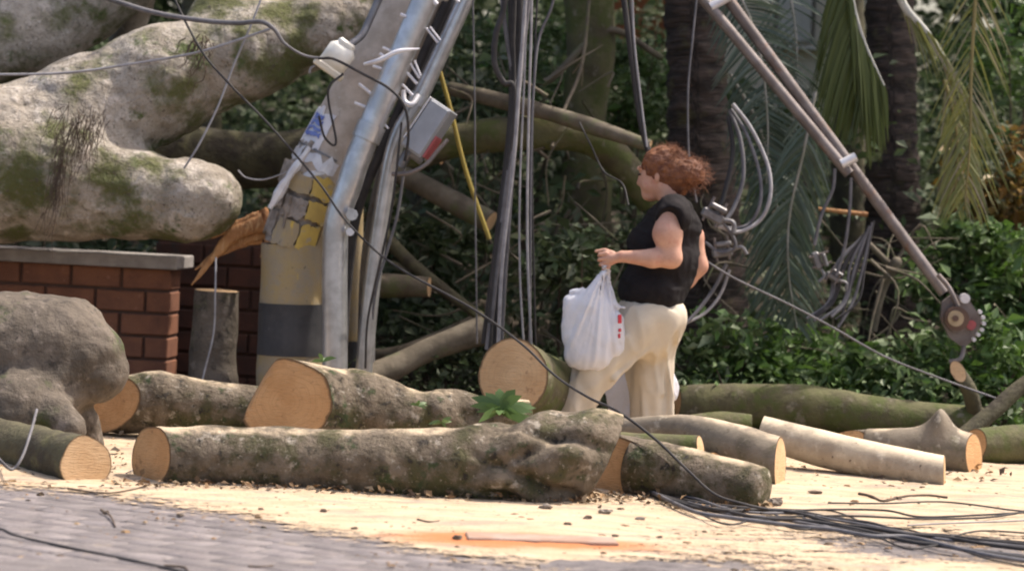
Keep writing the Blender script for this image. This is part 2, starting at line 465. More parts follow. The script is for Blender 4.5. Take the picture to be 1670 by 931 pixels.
M['concrete'] = mat('pole_concrete', (0.52,0.445,0.38), (0.40,0.335,0.275), 9, 0.85, layers=[((0.22,0.19,0.16),5,0.56,0.7,(1,1,0.35)), ((0.52,0.47,0.42),24,0.6,0.7)], bump=0.4, bscale=60, bdist=0.006)
M['yellow_paint'] = mat('worn_yellow_paint', (0.36,0.265,0.125), (0.31,0.25,0.165), 6, 0.8, layers=[((0.30,0.25,0.18),9,0.50,0.64), ((0.62,0.42,0.07),7,0.62,0.72,(2,2,0.5)), ((0.10,0.085,0.06),28,0.62,0.72)], bump=0.5, bscale=50, bdist=0.006)
M['yellow_bright'] = mat('bright_yellow_paint', (0.54,0.38,0.09), (0.44,0.31,0.09), 10, 0.75, layers=[((0.36,0.30,0.20),14,0.55,0.66)], bump=0.5, bscale=50, bdist=0.006)
M['black_paint'] = mat('worn_black_paint', (0.030,0.030,0.034), (0.055,0.053,0.055), 7, 0.6, layers=[((0.22,0.21,0.2),16,0.67,0.73,(2,2,0.6))], bump=0.4, bscale=50, bdist=0.006)
M['rubble'] = mat('broken_concrete', (0.42,0.37,0.33), (0.24,0.20,0.17), 14, 0.95, bump=1.0, bscale=40, bdist=0.03)
M['galv'] = mat('galvanised_steel', (0.62,0.615,0.62), (0.45,0.445,0.445), 9, 0.33, metal=0.75, layers=[((0.30,0.29,0.28),6,0.58,0.74,(1,1,0.4))], bump=0.15, bscale=60, bdist=0.004)
M['galv_dark'] = mat('dull_steel', (0.22,0.215,0.22), (0.16,0.155,0.16), 12, 0.5, metal=0.5, layers=[((0.15,0.10,0.07),7,0.6,0.72)], bump=0.2, bscale=60, bdist=0.004)
M['strut'] = mat('weathered_steel', (0.22,0.19,0.18), (0.14,0.115,0.105), 8, 0.6, metal=0.3, layers=[((0.17,0.10,0.07),9,0.56,0.7)], bump=0.2, bscale=60, bdist=0.004)
M['tape'] = mat('silver_strap', (0.72,0.71,0.72), (0.60,0.58,0.60), 14, 0.4, metal=0.3, bump=0.2, bscale=40)
M['cable_black'] = mat('black_cable', (0.022,0.020,0.021), (0.04,0.036,0.036), 10, 0.75, bump=0)
M['cable_grey'] = mat('grey_cable', (0.15,0.145,0.155), (0.09,0.086,0.093), 10, 0.7, bump=0)
M['cable_pale'] = mat('pale_cable', (0.33,0.32,0.33), (0.22,0.21,0.22), 10, 0.7, bump=0)
M['cable_yellow'] = mat('yellow_guard', (0.36,0.27,0.05), (0.28,0.21,0.04), 10, 0.5, bump=0.1)
M['white_plastic'] = mat('white_plastic', (0.74,0.72,0.66), (0.66,0.60,0.48), 5, 0.45, layers=[((0.60,0.48,0.22),4,0.58,0.72)], bump=0.1)
M['sticker_blue'] = mat('blue_print', (0.10,0.14,0.42), (0.16,0.22,0.5), 10, 0.5, bump=0)
M['paper'] = mat('white_paper', (0.72,0.71,0.74), (0.62,0.61,0.66), 14, 0.7, bump=0.4, bscale=20)
M['red'] = mat('red_print', (0.55,0.03,0.05), (0.48,0.03,0.05), 10, 0.5, bump=0)
M['red_faded'] = mat('faded_red_paint', (0.45,0.09,0.10), (0.36,0.10,0.11), 10, 0.6, bump=0.1)
M['box_grey'] = mat('box_grey_paint', (0.33,0.34,0.37), (0.27,0.28,0.30), 7, 0.5, layers=[((0.2,0.18,0.17),12,0.62,0.72)], bump=0.1)
M['porcelain'] = mat('brown_insulator', (0.10,0.055,0.04), (0.14,0.08,0.055), 7, 0.35, bump=0)
M['tan_core'] = mat('tan_insulator', (0.42,0.32,0.2), (0.34,0.25,0.15), 9, 0.5, bump=0)
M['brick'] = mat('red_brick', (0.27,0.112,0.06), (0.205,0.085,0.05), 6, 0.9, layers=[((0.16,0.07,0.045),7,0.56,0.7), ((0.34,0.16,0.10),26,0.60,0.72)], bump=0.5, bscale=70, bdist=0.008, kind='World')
M['brick_dark'] = mat('dark_brick', (0.155,0.065,0.042), (0.10,0.05,0.036), 6, 0.9, layers=[((0.08,0.06,0.05),7,0.52,0.7)], bump=0.5, bscale=70, bdist=0.008, kind='World')  # darkened copy of the red brick; the rear wall's shade is in its colour
M['mortar'] = mat('mortar', (0.13,0.07,0.05), (0.10,0.055,0.04), 14, 0.95, bump=0.5, bscale=60)
M['coping'] = mat('coping_concrete', (0.40,0.36,0.34), (0.30,0.27,0.25), 9, 0.85, layers=[((0.18,0.16,0.14),6,0.58,0.7)], bump=0.3, bscale=60, bdist=0.006)
M['plaster'] = mat('cream_plaster', (0.80,0.72,0.58), (0.74,0.66,0.53), 3, 0.9, bump=0.2)
M['orange_wall'] = mat('orange_plaster', (0.46,0.15,0.06), (0.40,0.13,0.055), 3, 0.9, bump=0.2)
M['glass_dark'] = mat('dark_glass', (0.02,0.022,0.025), (0.03,0.03,0.03), 3, 0.1, bump=0)
M['frame_white'] = mat('white_frame', (0.7,0.68,0.62), (0.62,0.6,0.55), 3, 0.6, bump=0)
M['palm_bark'] = None
def palm_bark():
    mt, nt, b = newmat('palm_bark')
    v = coord(nt, 'UV', (11, 2.0, 1)); n1 = noise_n(nt, v, 2.2, 5, 0.6, 0.6)
    col = mix_n(nt, rng_n(nt, n1, 0.35, 0.68), (0.022, 0.016, 0.013), (0.085, 0.058, 0.045))
    col = mix_n(nt, rng_n(nt, noise_n(nt, coord(nt, 'Object'), 7, 5), 0.55, 0.7), col, (0.075, 0.065, 0.03))
    nt.links.new(col, b.inputs['Base Color']); b.inputs['Roughness'].default_value = 0.9
    bump_n(nt, b, n1, 1.0, 0.05); return mt
M['palm_bark'] = palm_bark()
def leaf_mat(name, cols, rough=0.5, trans=0.22, spec=0.4):
    mt, nt, b = newmat(name)
    g = nt.nodes.new('ShaderNodeNewGeometry')
    cr = nt.nodes.new('ShaderNodeValToRGB'); cr.color_ramp.interpolation = 'LINEAR'
    e = cr.color_ramp.elements
    for i, c in enumerate(cols):
        p = i / (len(cols) - 1)
        if i == 0: e[0].position = 0; e[0].color = rgba(c)
        elif i == len(cols) - 1: e[-1].position = 1; e[-1].color = rgba(c)
        else:
            q = e.new(p); q.color = rgba(c)
    nt.links.new(g.outputs['Random Per Island'], cr.inputs[0])
    nt.links.new(cr.outputs[0], b.inputs['Base Color']); b.inputs['Roughness'].default_value = rough
    b.inputs['Specular IOR Level'].default_value = spec
    tr = nt.nodes.new('ShaderNodeBsdfTranslucent'); nt.links.new(cr.outputs[0], tr.inputs[0])
    mx = nt.nodes.new('ShaderNodeMixShader'); mx.inputs[0].default_value = trans
    out = nt.nodes['Material Output']
    nt.links.new(b.outputs[0], mx.inputs[1]); nt.links.new(tr.outputs[0], mx.inputs[2]); nt.links.new(mx.outputs[0], out.inputs[0])
    return mt
M['leaf'] = leaf_mat('shrub_leaf', [(0.05,0.08,0.03), (0.09,0.15,0.045), (0.15,0.20,0.095), (0.10,0.20,0.04), (0.26,0.30,0.19)])
M['leaf_bright'] = leaf_mat('bright_leaf', [(0.06,0.11,0.025), (0.11,0.21,0.035), (0.09,0.15,0.06), (0.19,0.27,0.11)], trans=0.3)
M['leaf_dark'] = leaf_mat('dark_leaf', [(0.035,0.05,0.024), (0.07,0.105,0.042), (0.10,0.13,0.07), (0.20,0.22,0.15)], spec=0.2)
M['leaf_crown'] = leaf_mat('crown_leaf', [(0.03,0.055,0.018), (0.05,0.09,0.025), (0.07,0.11,0.04)], trans=0.2)
M['leaf_orange'] = leaf_mat('dry_leaf', [(0.22,0.10,0.03), (0.30,0.20,0.04), (0.14,0.08,0.035), (0.10,0.10,0.03)])
M['frond_gold'] = leaf_mat('golden_frond', [(0.13,0.145,0.04), (0.19,0.19,0.06), (0.10,0.125,0.04), (0.28,0.24,0.16)], trans=0.35)
M['frond_blue'] = leaf_mat('blue_green_frond', [(0.055,0.085,0.062), (0.08,0.115,0.085), (0.05,0.075,0.05), (0.11,0.14,0.11)], trans=0.2)
M['frond_green'] = leaf_mat('green_frond', [(0.085,0.11,0.028), (0.11,0.135,0.035), (0.065,0.09,0.025)], trans=0.35)
M['rachis'] = mat('frond_rib', (0.30,0.29,0.26), (0.22,0.22,0.17), 8, 0.6, bump=0.1)
M['rachis_pale'] = mat('pale_frond_rib', (0.50,0.49,0.45), (0.38,0.38,0.34), 8, 0.6, bump=0.1)
M['leaf_blade'] = mat('broad_leaf', (0.07,0.095,0.022), (0.05,0.07,0.02), 3, 0.45, layers=[((0.13,0.13,0.03),5,0.55,0.75)], bump=0.5, bscale=8, bdist=0.02, stretch=(6,1,1))
M['rachis_gold'] = mat('golden_frond_rib', (0.24,0.19,0.07), (0.18,0.15,0.05), 8, 0.6, bump=0.1)
M['skin'] = mat('skin', (0.58,0.33,0.235), (0.50,0.265,0.185), 9, 0.6, layers=[((0.52,0.23,0.165),16,0.52,0.7), ((0.40,0.20,0.13),70,0.58,0.72)], bump=0.12, bscale=90, bdist=0.002)
M['skin'].node_tree.nodes['Principled BSDF'].inputs['Subsurface Weight'].default_value = 0.05
M['skin'].node_tree.nodes['Principled BSDF'].inputs['Subsurface Radius'].default_value = (0.02, 0.008, 0.005)
M['hair'] = mat('auburn_hair', (0.24,0.085,0.03), (0.12,0.036,0.014), 26, 0.6, layers=[((0.33,0.135,0.05),34,0.55,0.7,(1,1,0.4))], bump=0.9, bscale=60, bdist=0.01)
M['black_knit'] = mat('black_knit', (0.010,0.0085,0.0095), (0.015,0.012,0.013), 12, 0.9, bump=0.4, bscale=120, bdist=0.003, spec=0.25)
M['cream_cloth'] = mat('cream_cloth', (0.60,0.53,0.425), (0.54,0.475,0.38), 6, 0.85, bump=0.25, bscale=90, bdist=0.003, spec=0.2)
M['bag'] = None
def bag_mat():
    mt, nt, b = newmat('white_bag_plastic')
    v = coord(nt, 'Object'); n = noise_n(nt, v, 11, 5, 0.6, 1.0)
    nt.links.new(mix_n(nt, n, (0.80,0.80,0.85), (0.86,0.86,0.90)), b.inputs['Base Color'])
    b.inputs['Roughness'].default_value = 0.38; bump_n(nt, b, n, 0.35, 0.02)
    tr = nt.nodes.new('ShaderNodeBsdfTranslucent'); tr.inputs[0].default_value = (0.85, 0.85, 0.9, 1)
    mx = nt.nodes.new('ShaderNodeMixShader'); mx.inputs[0].default_value = 0.3
    nt.links.new(b.outputs[0], mx.inputs[1]); nt.links.new(tr.outputs[0], mx.inputs[2]); nt.links.new(mx.outputs[0], nt.nodes['Material Output'].inputs[0])
    return mt
M['bag'] = bag_mat()
M['sandal'] = mat('dark_leather', (0.05,0.035,0.03), (0.07,0.05,0.04), 9, 0.6, bump=0.2)
M['eye'] = mat('eye', (0.03,0.02,0.015), (0.03,0.02,0.015), 3, 0.2, bump=0)
M['strap_pink'] = mat('pale_strap', (0.72,0.55,0.52), (0.68,0.5,0.48), 9, 0.7, bump=0)
def asphalt():
    mt, nt, b = newmat('dusty_asphalt')
    v = coord(nt, 'World', (1, 1, 1)); st = coord(nt, 'World', (1.2, 7.0, 1), (0, 0, 0.10))
    col = mix_n(nt, rng_n(nt, noise_n(nt, st, 2.2, 6, 0.65), 0.32, 0.68), (0.115,0.10,0.10), (0.185,0.165,0.163))
    col = mix_n(nt, rng_n(nt, noise_n(nt, v, 90, 3), 0.45, 0.75, 0, 0.5), col, (0.09,0.085,0.09))
    col = mix_n(nt, rng_n(nt, noise_n(nt, coord(nt, 'World', (1.6, 16.0, 1), (0, 0, 0.10)), 2.6, 6, 0.7, 0.6), 0.57, 0.64, 0, 0.9), col, (0.045,0.04,0.042))
    col = mix_n(nt, rng_n(nt, noise_n(nt, coord(nt, 'World', (2, 6, 1), (0,0,0.1)), 3.1, 6, 0.7), 0.56, 0.72, 0, 0.8), col, (0.40,0.335,0.27))
    nt.links.new(col, b.inputs['Base Color']); b.inputs['Roughness'].default_value = 0.85
    h = math_n(nt, 'ADD', noise_n(nt, v, 70, 4), noise_n(nt, st, 4, 5))
    bump_n(nt, b, h, 0.7, 0.012); return mt
M['asphalt'] = asphalt()
M['soil'] = mat('dark_soil', (0.075,0.055,0.038), (0.045,0.035,0.025), 3, 0.95, layers=[((0.11,0.085,0.05),9,0.55,0.7)], bump=0.8, bscale=14, bdist=0.05, kind='World')
def sawdust():
    mt, nt, b = newmat('sawdust')
    v = coord(nt, 'World'); st = coord(nt, 'World', (1, 3.0, 1), (0, 0, 0.1))
    col = mix_n(nt, rng_n(nt, noise_n(nt, st, 3, 6), 0.36, 0.66), (0.52,0.405,0.28), (0.42,0.31,0.20))
    col = mix_n(nt, rng_n(nt, noise_n(nt, st, 2.1, 6, 0.7), 0.50, 0.66, 0, 0.8), col, (0.27,0.225,0.185))
    col = mix_n(nt, rng_n(nt, noise_n(nt, v, 55, 4), 0.60, 0.72, 0, 0.7), col, (0.30,0.19,0.10))
    # damp orange stain round the slab
    g = nt.nodes.new('ShaderNodeNewGeometry'); mp = nt.nodes.new('ShaderNodeMapping'); mp.vector_type = 'POINT'
    c = gnd(850, 890); mp.inputs['Location'].default_value = (-c[0] / 0.62, -c[1] / 0.24, 0); mp.inputs['Scale'].default_value = (1 / 0.62, 1 / 0.24, 0)
    nt.links.new(g.outputs['Position'], mp.inputs[0])
    ln = nt.nodes.new('ShaderNodeVectorMath'); ln.operation = 'LENGTH'; nt.links.new(mp.outputs[0], ln.inputs[0])
    d = math_n(nt, 'ADD', ln.outputs['Value'], math_n(nt, 'MULTIPLY', noise_n(nt, st, 6, 5), 0.9))
    col = mix_n(nt, rng_n(nt, d, 1.0, 1.6, 0.95, 0.0), col, (0.43,0.15,0.05))
    nt.links.new(col, b.inputs['Base Color']); b.inputs['Roughness'].default_value = 0.95
    bump_n(nt, b, noise_n(nt, v, 60, 5), 0.6, 0.012)
    # thin sawdust lets the road show between the grains
    at_ = nt.nodes.new('ShaderNodeAttribute'); at_.attribute_name = 'cover'
    sp = math_n(nt, 'ADD', math_n(nt, 'MULTIPLY', rng_n(nt, noise_n(nt, v, 38, 5, 0.75), 0.32, 0.68), 0.5), math_n(nt, 'MULTIPLY', rng_n(nt, noise_n(nt, st, 5, 6, 0.72), 0.3, 0.7), 0.5))
    f = rng_n(nt, math_n(nt, 'SUBTRACT', at_.outputs['Fac'], sp), -0.10, 0.14)
    tr = nt.nodes.new('ShaderNodeBsdfTransparent'); mx = nt.nodes.new('ShaderNodeMixShader')
    nt.links.new(f, mx.inputs[0]); nt.links.new(tr.outputs[0], mx.inputs[1]); nt.links.new(b.outputs[0], mx.inputs[2])
    nt.links.new(mx.outputs[0], nt.nodes['Material Output'].inputs[0]); return mt
M['sawdust'] = sawdust()
M['chip'] = leaf_mat('wood_chip', [(0.10,0.065,0.04), (0.30,0.19,0.10), (0.16,0.10,0.06), (0.06,0.05,0.04), (0.40,0.28,0.16)], rough=0.9, trans=0.0)
M['sett'] = mat('mauve_granite', (0.155,0.135,0.138), (0.225,0.20,0.20), 5, 0.85, layers=[((0.28,0.245,0.225),7,0.52,0.7,(1,3,1)), ((0.10,0.088,0.09),24,0.55,0.7), ((0.33,0.27,0.21),3.5,0.58,0.72)], bump=0.7, bscale=45, bdist=0.012, kind='World')
M['stone'] = mat('grey_clod', (0.26,0.225,0.19), (0.17,0.14,0.115), 20, 0.95, bump=0.6, bscale=50)
_nt = M['sett'].node_tree; _b = _nt.nodes['Principled BSDF']; _src = _b.inputs['Base Color'].links[0].from_socket
_oi = _nt.nodes.new('ShaderNodeObjectInfo'); _nt.links.new(mix_n(_nt, rng_n(_nt, _oi.outputs['Random'], 0.0, 1.0, 0.0, 0.45), _src, (0.11, 0.098, 0.098)), _b.inputs['Base Color'])
M['slab'] = mat('pale_slab', (0.36,0.265,0.215), (0.32,0.20,0.145), 9, 0.9, bump=0.4, bscale=50)
M['twig'] = mat('twig_bark', (0.12,0.085,0.06), (0.08,0.055,0.04), 20, 0.9, bump=0.3)
# ------------------------------------------------------------------ the setting
def sheet(name, xs, ys, zf, mat, kind='structure', **kw):
    X, Y = np.meshgrid(xs, ys, indexing='ij'); Z = zf(X, Y)
    V = np.stack([X, Y, Z], -1).reshape(-1, 3); nx, ny = len(xs), len(ys)
    i, j = np.meshgrid(np.arange(nx - 1), np.arange(ny - 1), indexing='ij'); a = i * ny + j
    F = np.stack([a, a + ny, a + ny + 1, a + 1], -1).reshape(-1, 4)
    return mk(name, V, F, mat, kind=kind, base=(0, 0, 0), **kw)
def bank(X, Y):
    t = np.clip((Y - 17.6) / 8.0, 0, 1); s = t * t * (3 - 2 * t)
    n = fbm(np.stack([X * 0.9, Y * 0.9, 0 * X], -1), 3, 5)
    return s * 1.9 + n * 0.10 * np.clip((Y - 15.5) / 2, 0, 1) * np.clip((60 - Y) / 20, 0, 1)
xs = np.concatenate([[-400, -150, -60, -25], np.arange(-12, 12.1, 0.4), [25, 60, 150, 400]])
ys = np.concatenate([[-200, -60, -15, 0, 6, 10, 13], np.arange(14, 30, 0.4), [34, 45, 70, 150, 500]])
sheet('ground', xs, ys, bank, M['soil'])
ry = lambda x: 13.6 + 0.10 * x
xs = np.concatenate([[-40, -15], np.arange(-6, 6.1, 0.5), [15, 40]])
U = np.linspace(0, 1, 30)
Vr, Fr = [], []
for i, x in enumerate(xs):
    for u in U: Vr.append([x, -30 + (ry(x) + 30) * u, 0.004])
for i in range(len(xs) - 1):
    for j in range(len(U) - 1):
        a = i * len(U) + j; Fr.append([a, a + len(U), a + len(U) + 1, a + 1])
road = mk('road', Vr, Fr, M['asphalt'], kind='structure', base=(0, 0, 0))
fe = np.array([gnd(px, py)[:2] for px, py in ((-150, 780), (0, 791), (200, 812), (420, 848), (600, 880), (720, 903), (860, 921), (1000, 934), (1200, 948), (1700, 975))])
# granite setts of the road, laid in rows that run off to the right towards the viewer
sd = nrm(np.array([1.0, -0.60])); sn = np.array([-sd[1], sd[0]]); rr = random.Random(17)
def sett_mesh(seed):
    V, F = box_vf((0, 0, 0), (0.216, 0.139, 0.05), None, 0.005)
    V = V + 0.004 * np.stack([vnoise(V * 30 + k * 9, seed) for k in range(3)], -1); return mesh_data('sett', V, F, M['sett'], True)
setts = [sett_mesh(s_) for s_ in range(6)]
for r_ in range(-40, 60):
    for c_ in range(-40, 40):
        p = np.array([-0.7, 11.0]) + sd * ((c_ + 0.5 * (r_ % 2)) * 0.222) + sn * (r_ * 0.146)
        if not (9.95 < p[1] < 12.4): continue
        if p[1] > np.interp(p[0], fe[:, 0], fe[:, 1]) + 0.22: continue
        if abs(p[0]) > p[1] * 0.188 + 0.12 or p[0] > 0.75: continue
        so = bpy.data.objects.new('sett', setts[rr.randrange(6)]); COL.objects.link(so); so.parent = road
        so.location = (p[0] + rr.uniform(-.018, .018), p[1] + rr.uniform(-.012, .012), -0.0198 + rr.uniform(-0.0012, 0.0014))
        so.rotation_euler = (rr.uniform(-.015, .015), rr.uniform(-.012, .012), math.atan2(sd[1], sd[0]) + rr.uniform(-.10, .10)); so.scale = (rr.uniform(0.86, 1.04), rr.uniform(0.88, 1.03), 1)

def saw_z(X, Y):
    yf = np.interp(X, fe[:, 0], fe[:, 1])
    n = fbm(np.stack([X * 2.2, Y * 5, 0 * X], -1), 4, 3)
    n2 = fbm(np.stack([X * 1.1, Y * 2.4, 0 * X + 4], -1), 3, 9)
    n3 = vnoise(np.stack([X * 22, Y * 22, 0 * X], -1), 2)
    t = np.clip((Y - yf + 0.10 * n + 0.10) / 0.40, -1, 1)
    tb = np.clip((Y - yf - 0.1) / 0.8, 0, 1)
    z = np.maximum(0.016 * tb * (1 + 0.4 * n) + 0.0035 * n3 * np.clip(tb * 3, 0, 1), 0) + 0.001
    # thin, swept places on the right where the asphalt shows
    thin = np.clip((X - 0.25) / 0.5, 0, 1) * np.clip((12.5 - Y) / 0.7, 0, 1)
    z = np.where(Y < yf - 0.7, -0.02, z * (1 - 0.7 * thin))
    back = np.clip((Y - 14.9) / 0.8, 0, 1)
    side = np.clip((np.abs(X - 0.2) - 3.4) / 0.8, 0, 1)
    # bump of rough ground at the bottom of the frame
    return z - back * 0.06 - side * 0.05 + 0.013
sawobj = sheet('sawdust', np.arange(-4.2, 4.6, 0.028), np.arange(9.9, 15.7, 0.028), saw_z, M['sawdust'], kind='stuff', label='pale sawdust spread over the road round the logs')
def saw_cover(X, Y):
    yf = np.interp(X, fe[:, 0], fe[:, 1]); n2 = fbm(np.stack([X * 1.1, Y * 2.4, 0 * X + 4], -1), 3, 9)
    c = np.clip((Y - yf + 0.42) / 0.85, 0, 1) * 1.15
    thin = np.clip((X - 0.25) / 0.5, 0, 1) * np.clip((12.4 - Y) / 0.6, 0, 1)
    return c - thin * (0.60 + 0.35 * n2)
co = np.empty(len(sawobj.data.vertices) * 3, np.float32); sawobj.data.vertices.foreach_get('co', co); co = co.reshape(-1, 3)
ca = sawobj.data.attributes.new('cover', 'FLOAT', 'POINT'); ca.data.foreach_set('value', saw_cover(co[:, 0].astype(float), co[:, 1].astype(float)).astype(np.float32))

def scatter(n, seed, area):
    rng = np.random.default_rng(seed); out = []
    P = np.stack([rng.uniform(area[0], area[1], n), rng.uniform(area[2], area[3], n)], 1)
    return rng, P
# small litter nobody could count: chips, crumbs of bark, leaf bits
rng, P2 = scatter(3200, 4, (-2.6, 3.0, 10.0, 13.8))
w = vnoise(np.stack([P2[:, 0] * 2.5, P2[:, 1] * 4, 0 * P2[:, 0]], -1), 6)
P2 = P2[(w > 0.0) | (rng.uniform(size=len(P2)) < 0.15)]
zz = np.maximum(saw_z(P2[:, 0], P2[:, 1]), 0.004)
n = len(P2); ang = rng.uniform(0, np.pi, n); L = rng.uniform(0.003, 0.011, n) * rng.choice([1, 1, 1, 1, 1, 2.0], n); Wd = L * rng.uniform(0.25, 0.8, n); H = Wd * rng.uniform(0.4, 0.9, n)
Vc = []
cx, cy = np.cos(ang), np.sin(ang)
corn = [(-1, -1, 0), (1, -1, 0), (1, 1, 0), (-1, 1, 0), (-.6, -.5, 1), (.7, -.6, 1), (.5, .6, 1), (-.7, .5, 1)]
V = np.zeros((n, 8, 3))
for k, (a, b_, c_) in enumerate(corn):
    a_ = a * L * rng.uniform(0.7, 1.2, n); bb = b_ * Wd * rng.uniform(0.7, 1.2, n)
    V[:, k, 0] = P2[:, 0] + a_ * cx - bb * cy; V[:, k, 1] = P2[:, 1] + a_ * cy + bb * cx; V[:, k, 2] = zz - 0.002 + c_ * H
fq = np.array([[0,3,2,1],[4,5,6,7],[0,1,5,4],[1,2,6,5],[2,3,7,6],[3,0,4,7]])
F = (np.arange(n)[:, None, None] * 8 + fq[None]).reshape(-1, 4)
mk('debris', V.reshape(-1, 3), F, M['chip'], kind='stuff', smooth=False, base=(0, 0, 0), label='bark crumbs and wood chips strewn over road and sawdust')

def clod(px, py, size_, seed, label, mat=M['stone'], name='clod', flat=0.6):
    size = size_ * 0.75; c = gnd(px, py); c[2] = max(float(saw_z(np.array([c[0]]), np.array([c[1]]))[0]), 0.004)
    u, v = np.meshgrid(np.linspace(0, 2 * np.pi, 14, endpoint=False), np.linspace(0.12, np.pi - 0.12, 8), indexing='ij')
    d = np.stack([np.cos(u) * np.sin(v), np.sin(u) * np.sin(v), np.cos(v)], -1)
    r = size * (1 + 0.45 * fbm(d * 1.9 + seed * 3.1, 3, seed))
    V = d * r[..., None] * np.array([1.25, 0.8, flat]) + c + np.array([0, 0, size * flat * 0.55])
    V = V.reshape(-1, 3); i, j = np.meshgrid(np.arange(14), np.arange(7), indexing='ij')
    a = i * 8 + j; b_ = ((i + 1) % 14) * 8 + j
    F = np.stack([a, a + 1, b_ + 1, b_], -1).reshape(-1, 4).tolist()
    F.append([k * 8 for k in range(14)]); F.append([k * 8 + 7 for k in range(13, -1, -1)])
    return mk(name, V, F, mat, label=label, cat='clod', group='clods on the sawdust', smooth=False)
clod(1262, 833, 0.040, 1, 'grey-brown clod lying against the end of the tapering log')
clod(527, 843, 0.018, 2, 'small brown clod on the sunlit sawdust below the long log', M['twig'])
clod(577, 868, 0.014, 3, 'brown clod near the pale sawdust edge, lower of two', M['twig'])
clod(958, 857, 0.020, 4, 'dark clod below the burl end of the long log', M['twig'])
clod(745, 887, 0.022, 5, 'dark clod at the left tip of the pale slab', M['twig'])
clod(1003, 884, 0.015, 6, 'brown clod at the right tip of the pale slab', M['twig'])
clod(925, 868, 0.020, 7, 'reddish brown clod above the pale slab', M['twig'])
clod(890, 841, 0.026, 8, 'grey clod under the burl of the long log')
clod(985, 848, 0.030, 9, 'wide grey clod between the two front logs')
clod(1045, 855, 0.022, 10, 'grey clod under the tapering log beside the cables')
clod(172, 842, 0.016, 11, 'dark bit of bark on the road below the small sawn log', M['twig'])
clod(1074, 884, 0.013, 12, 'small dark clod on the swept road near the cables', M['twig'])
clod(1330, 815, 0.036, 13, 'low brown clod of bark below the sunlit log', M['twig'], flat=0.35)

# rough hump of tar at the bottom edge
hc = gnd(1060, 931); hx = np.linspace(-0.42, 0.42, 60); hy = np.linspace(-0.22, 0.12, 30)
def hump(X, Y):
    d = np.sqrt((X / 0.40) ** 2 + ((Y + 0.04) / 0.15) ** 2)
    n = fbm(np.stack([X * 9, Y * 9, 0 * X], -1), 4, 8)
    return np.maximum(0.035 * (1 - d) + 0.012 * n, -0.01) + 0.012
X, Y = np.meshgrid(hx, hy, indexing='ij'); Z = hump(X, Y)
V = np.stack([X + hc[0], Y + hc[1], Z], -1).reshape(-1, 3)
i, j = np.meshgrid(np.arange(59), np.arange(29), indexing='ij'); a = i * 30 + j
mk('tar_hump', V, np.stack([a, a + 30, a + 31, a + 1], -1).reshape(-1, 4), M['asphalt'], label='low rough grey tar hump beside the orange sawdust', cat='tar patch')
# slab
c0, c1 = gnd(760, 884), gnd(1005, 893)
ax = nrm(c1 - c0); Rm = np.stack([ax, np.cross([0, 0, 1], ax), [0, 0, 1]], 1)
V, F = box_vf((c0 + c1) / 2 + np.array([0, 0, 0.022]), (np.linalg.norm(c1 - c0), 0.17, 0.022), Rm, 0.005)
mk('stone_slab', V, F, M['slab'], label='pale narrow slab lying in the damp orange sawdust', cat='slab', smooth=False)

# ------------------------------------------------------------------ house glimpsed behind the palms
hY = 27.0
hb = at(1250, 400, hY); house = thing('house', 'cream house wall glimpsed between the palm trunks', 'house', (hb[0], hY + 2, 1.85))
def hbox(name, p0, p1, y0, y1, mt, parent=house):
    a, b_ = at(p0[0], p0[1], hY), at(p1[0], p1[1], hY)
    lo, hi = np.minimum(a, b_), np.maximum(a, b_)
    V, F = box_vf(((lo[0]+hi[0])/2, (y0+y1)/2, (lo[2]+hi[2])/2), (hi[0]-lo[0], y1-y0, hi[2]-lo[2]), None, 0.01)
    return mk(name, V, F, mt, parent, smooth=False)
hbox('wall', (1180, -420), (1420, 330), hY, hY + 4, M['plaster'])
hbox('roof_band', (1150, -520), (1450, -424), hY - 0.5, hY + 4.3, M['orange_wall'])
w1 = hbox('window', (1268, -60), (1326, 70), hY - 0.05, hY - 0.004, M['glass_dark'])
for k in range(6): hbox('window_bar', (1272 + k * 9, -60), (1275 + k * 9, 70), hY - 0.09, hY - 0.055, M['frame_white'], w1)
hbox('sill', (1260, 74), (1334, 84), hY - 0.12, hY - 0.004, M['frame_white'])
hb2 = at(1060, 60, 28)
V, F = box_vf((hb2[0], 29.5, hb2[2] + 1.6), (0.9, 2.5, 3.8), None, 0.02)
orange = thing('orange_house', 'orange rendered building corner above the hanging cables', 'house', (hb2[0], 29.5, 1.9))
mk('wall', V, F, M['orange_wall'], orange, smooth=False)
V, F = box_vf((hb2[0], 29.5, hb2[2] + 3.6), (1.3, 2.9, 0.2), None, 0.02); mk('roof', V, F, M['brick_dark'], orange, smooth=False)

